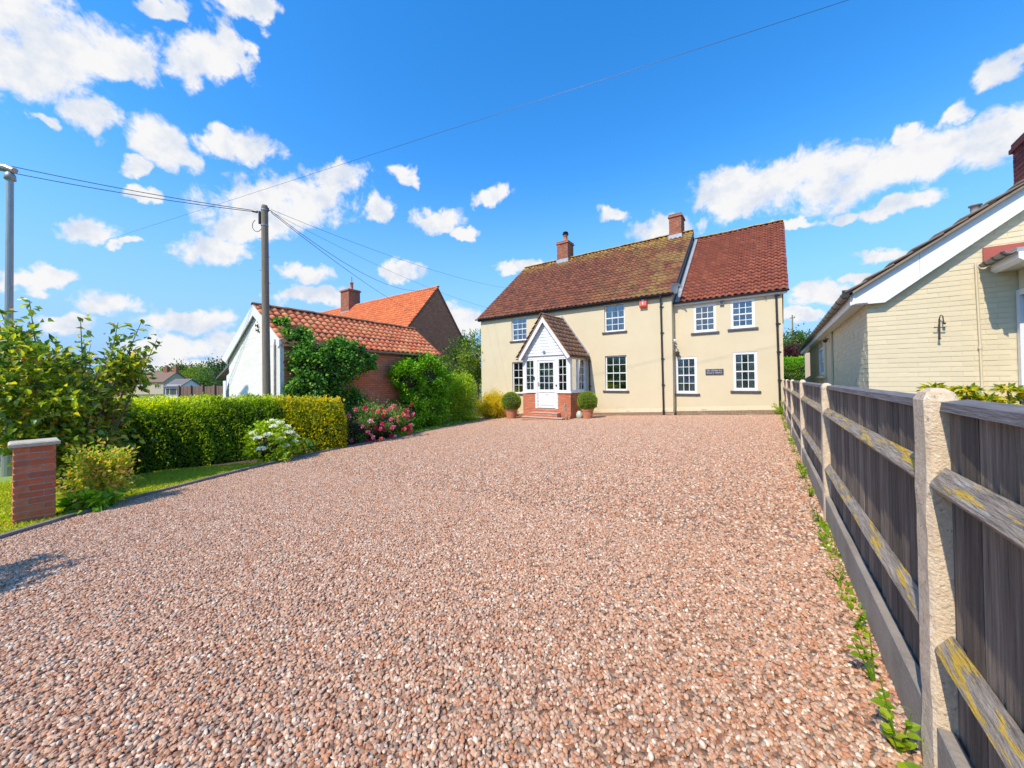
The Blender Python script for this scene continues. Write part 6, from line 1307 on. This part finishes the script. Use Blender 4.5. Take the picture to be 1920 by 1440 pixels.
ft(180, 120, 7.5, (9, 9, 3.2), 2600, .7, F_TREE, 'tree mass behind the big leafy shrub', group=TG)
ft(60, 110, 8.0, (10, 9, 3.4), 2600, .7, F_TREE, 'tree mass beyond the road at the left edge', group=TG)
ft(-60, 100, 9.0, (8, 8, 3.6), 1500, .7, F_TREE2, 'tall pale tree beyond the road outside the left edge', group=TG)
ft(868, 24, 4.9, (1.5, 1.5, 2.0), 3600, .17, F_TREE, 'tree seen in the gap between barn gable and cream house', group=TG)
ft(893, 21, 4.6, (1.1, 1.1, 1.7), 3200, .15, F_TREE2, 'light tree touching the left corner of the cream house', group=TG)
ft(850, 33, 5.2, (1.6, 1.6, 1.9), 2000, .2, F_DARKTREE, 'dark tree just right of the barn gable', group=TG)
def skyline_wood():
    Ps, Ds = [], []
    for k in range(150):
        px = rng.uniform(-500, 1000) if k < 110 else rng.uniform(1440, 2500); Z = rng.uniform(150, 230); x, y = P_(px, Z); c = (x, y, rng.uniform(.5, 3.2)); P, D = blob_points(c, (9, 9, 3.0), 500, 12, .25, .5); Ps.append(P); Ds.append(D)
    for k in range(70):
        a = rng.uniform(3.75, 6.3); r = rng.uniform(60, 110); c = (math.cos(a) * r, math.sin(a) * r, 3.0); P, D = blob_points(c, (9, 9, 4.5), 260, 12, .25, .5); Ps.append(P); Ds.append(D)
    o = leaf_mesh_obj('far_woods', np.vstack(Ps), np.vstack(Ds), 1.0, .7, F_TREE); o['label'] = 'far line of woods along the horizon'; o['category'] = 'woods'
skyline_wood()
# behind the fence end, between house and bungalow
ft(1492, 40, 6.3, (2.4, 2.4, 2.2), 4200, .24, F_TREE, 'round tree behind the gap right of the cream house', group='trees beyond the gap')
ft(1528, 42, 6.1, (2.6, 2.6, 2.1), 4200, .24, F_TREE2, 'paler round tree half behind the bungalow gutter', group='trees beyond the gap')
ft(1560, 44, 5.8, (2.6, 2.6, 2.0), 2000, .26, F_TREE, 'tree hidden mostly by the bungalow roof', group='trees beyond the gap')
ft(1488, 27, 3.75, (1.0, 1.0, 1.15), 3600, .14, F_PURP, 'dark purple leaved tree at the end of the drive fence', group='trees beyond the gap')
ft(1512, 28, 3.5, (.9, .9, 1.0), 2600, .14, F_PURP, 'dark purple leaved tree nearer the bungalow', group='trees beyond the gap')
x_, y_ = P_(1492, 22); build_hedge('far_hedge', [(x_ - 1.4, y_ - .4), (x_ + .0, y_), (x_ + 1.5, y_ + .5)], 'bright green hedge behind the far end of the fence', F_CREEP, 2.35, 2.3, .4, 9000, .10, rnd_hi=1)
far_house(1486, 1560, 52, 4.2, 6.1, mat('far_brick', (.40, .20, .12), (.34, .16, .10), 2, .9), mat('far_red_roof', (.30, .13, .09), (.25, .11, .08), 3, .9), 'red brick house beyond the purple trees', depth=5, nwin=3, chim=())
x_, y_ = P_(1488, 46); t = empty('telegraph_pole', (x_, y_, 0), 'thin distant telegraph pole in the gap beside the bungalow', 'telegraph pole'); mb = MB(); mb.tube([(0, 0, 0), (0, 0, 9.0)], [.10, .07], 8); mb.build('pole', POLEWOOD, t); mb = MB(); mb.box(-.28, .28, -.04, .04, 8.6, 8.70); mb.tube([(.22, 0, 8.7), (.22, 0, 8.85)], .04, 6); mb.build('crossarm', POLEWOOD, t)
x_, y_ = P_(1515, 20); t = empty('garden_wall_pier', (x_, y_, 0), 'pale rendered pier with a dark door beside it at the far end of the bungalow', 'pier'); mb = MB(); mb.bbox(-.12, .16, -.1, .1, 0, 2.55, .02); mb.build('pier', GREYRENDER, t); mb = MB(); mb.box(.17, .9, -.03, .03, 0, 2.1); mb.build('door', mat('dark_red_door', (.13, .04, .035), (.10, .035, .03), 4, .6), t)
# trees behind the photographer (they show in the window glass) and the one that shades the gravel
tree((-5.2, -1.95, gz(-5.2)), 2.4, (.55, .42, .30), 1500, .09, F_TREE, 'small roadside tree left of the drive entrance', name='young_tree', trunk=.04, limbs=5)
for i, (x, y) in enumerate(((-13, -19), (-6, -21), (1, -20), (8, -21))):
    tree((x, y, -.5 if x < 0 else 0), 5.5 + i % 2, (3.2, 2.4, 2.3), 1500, .3, F_TREE, ['leftmost', 'second from left', 'second from right', 'rightmost'][i] + ' of the trees across the road behind the drive entrance', group='trees across the road')
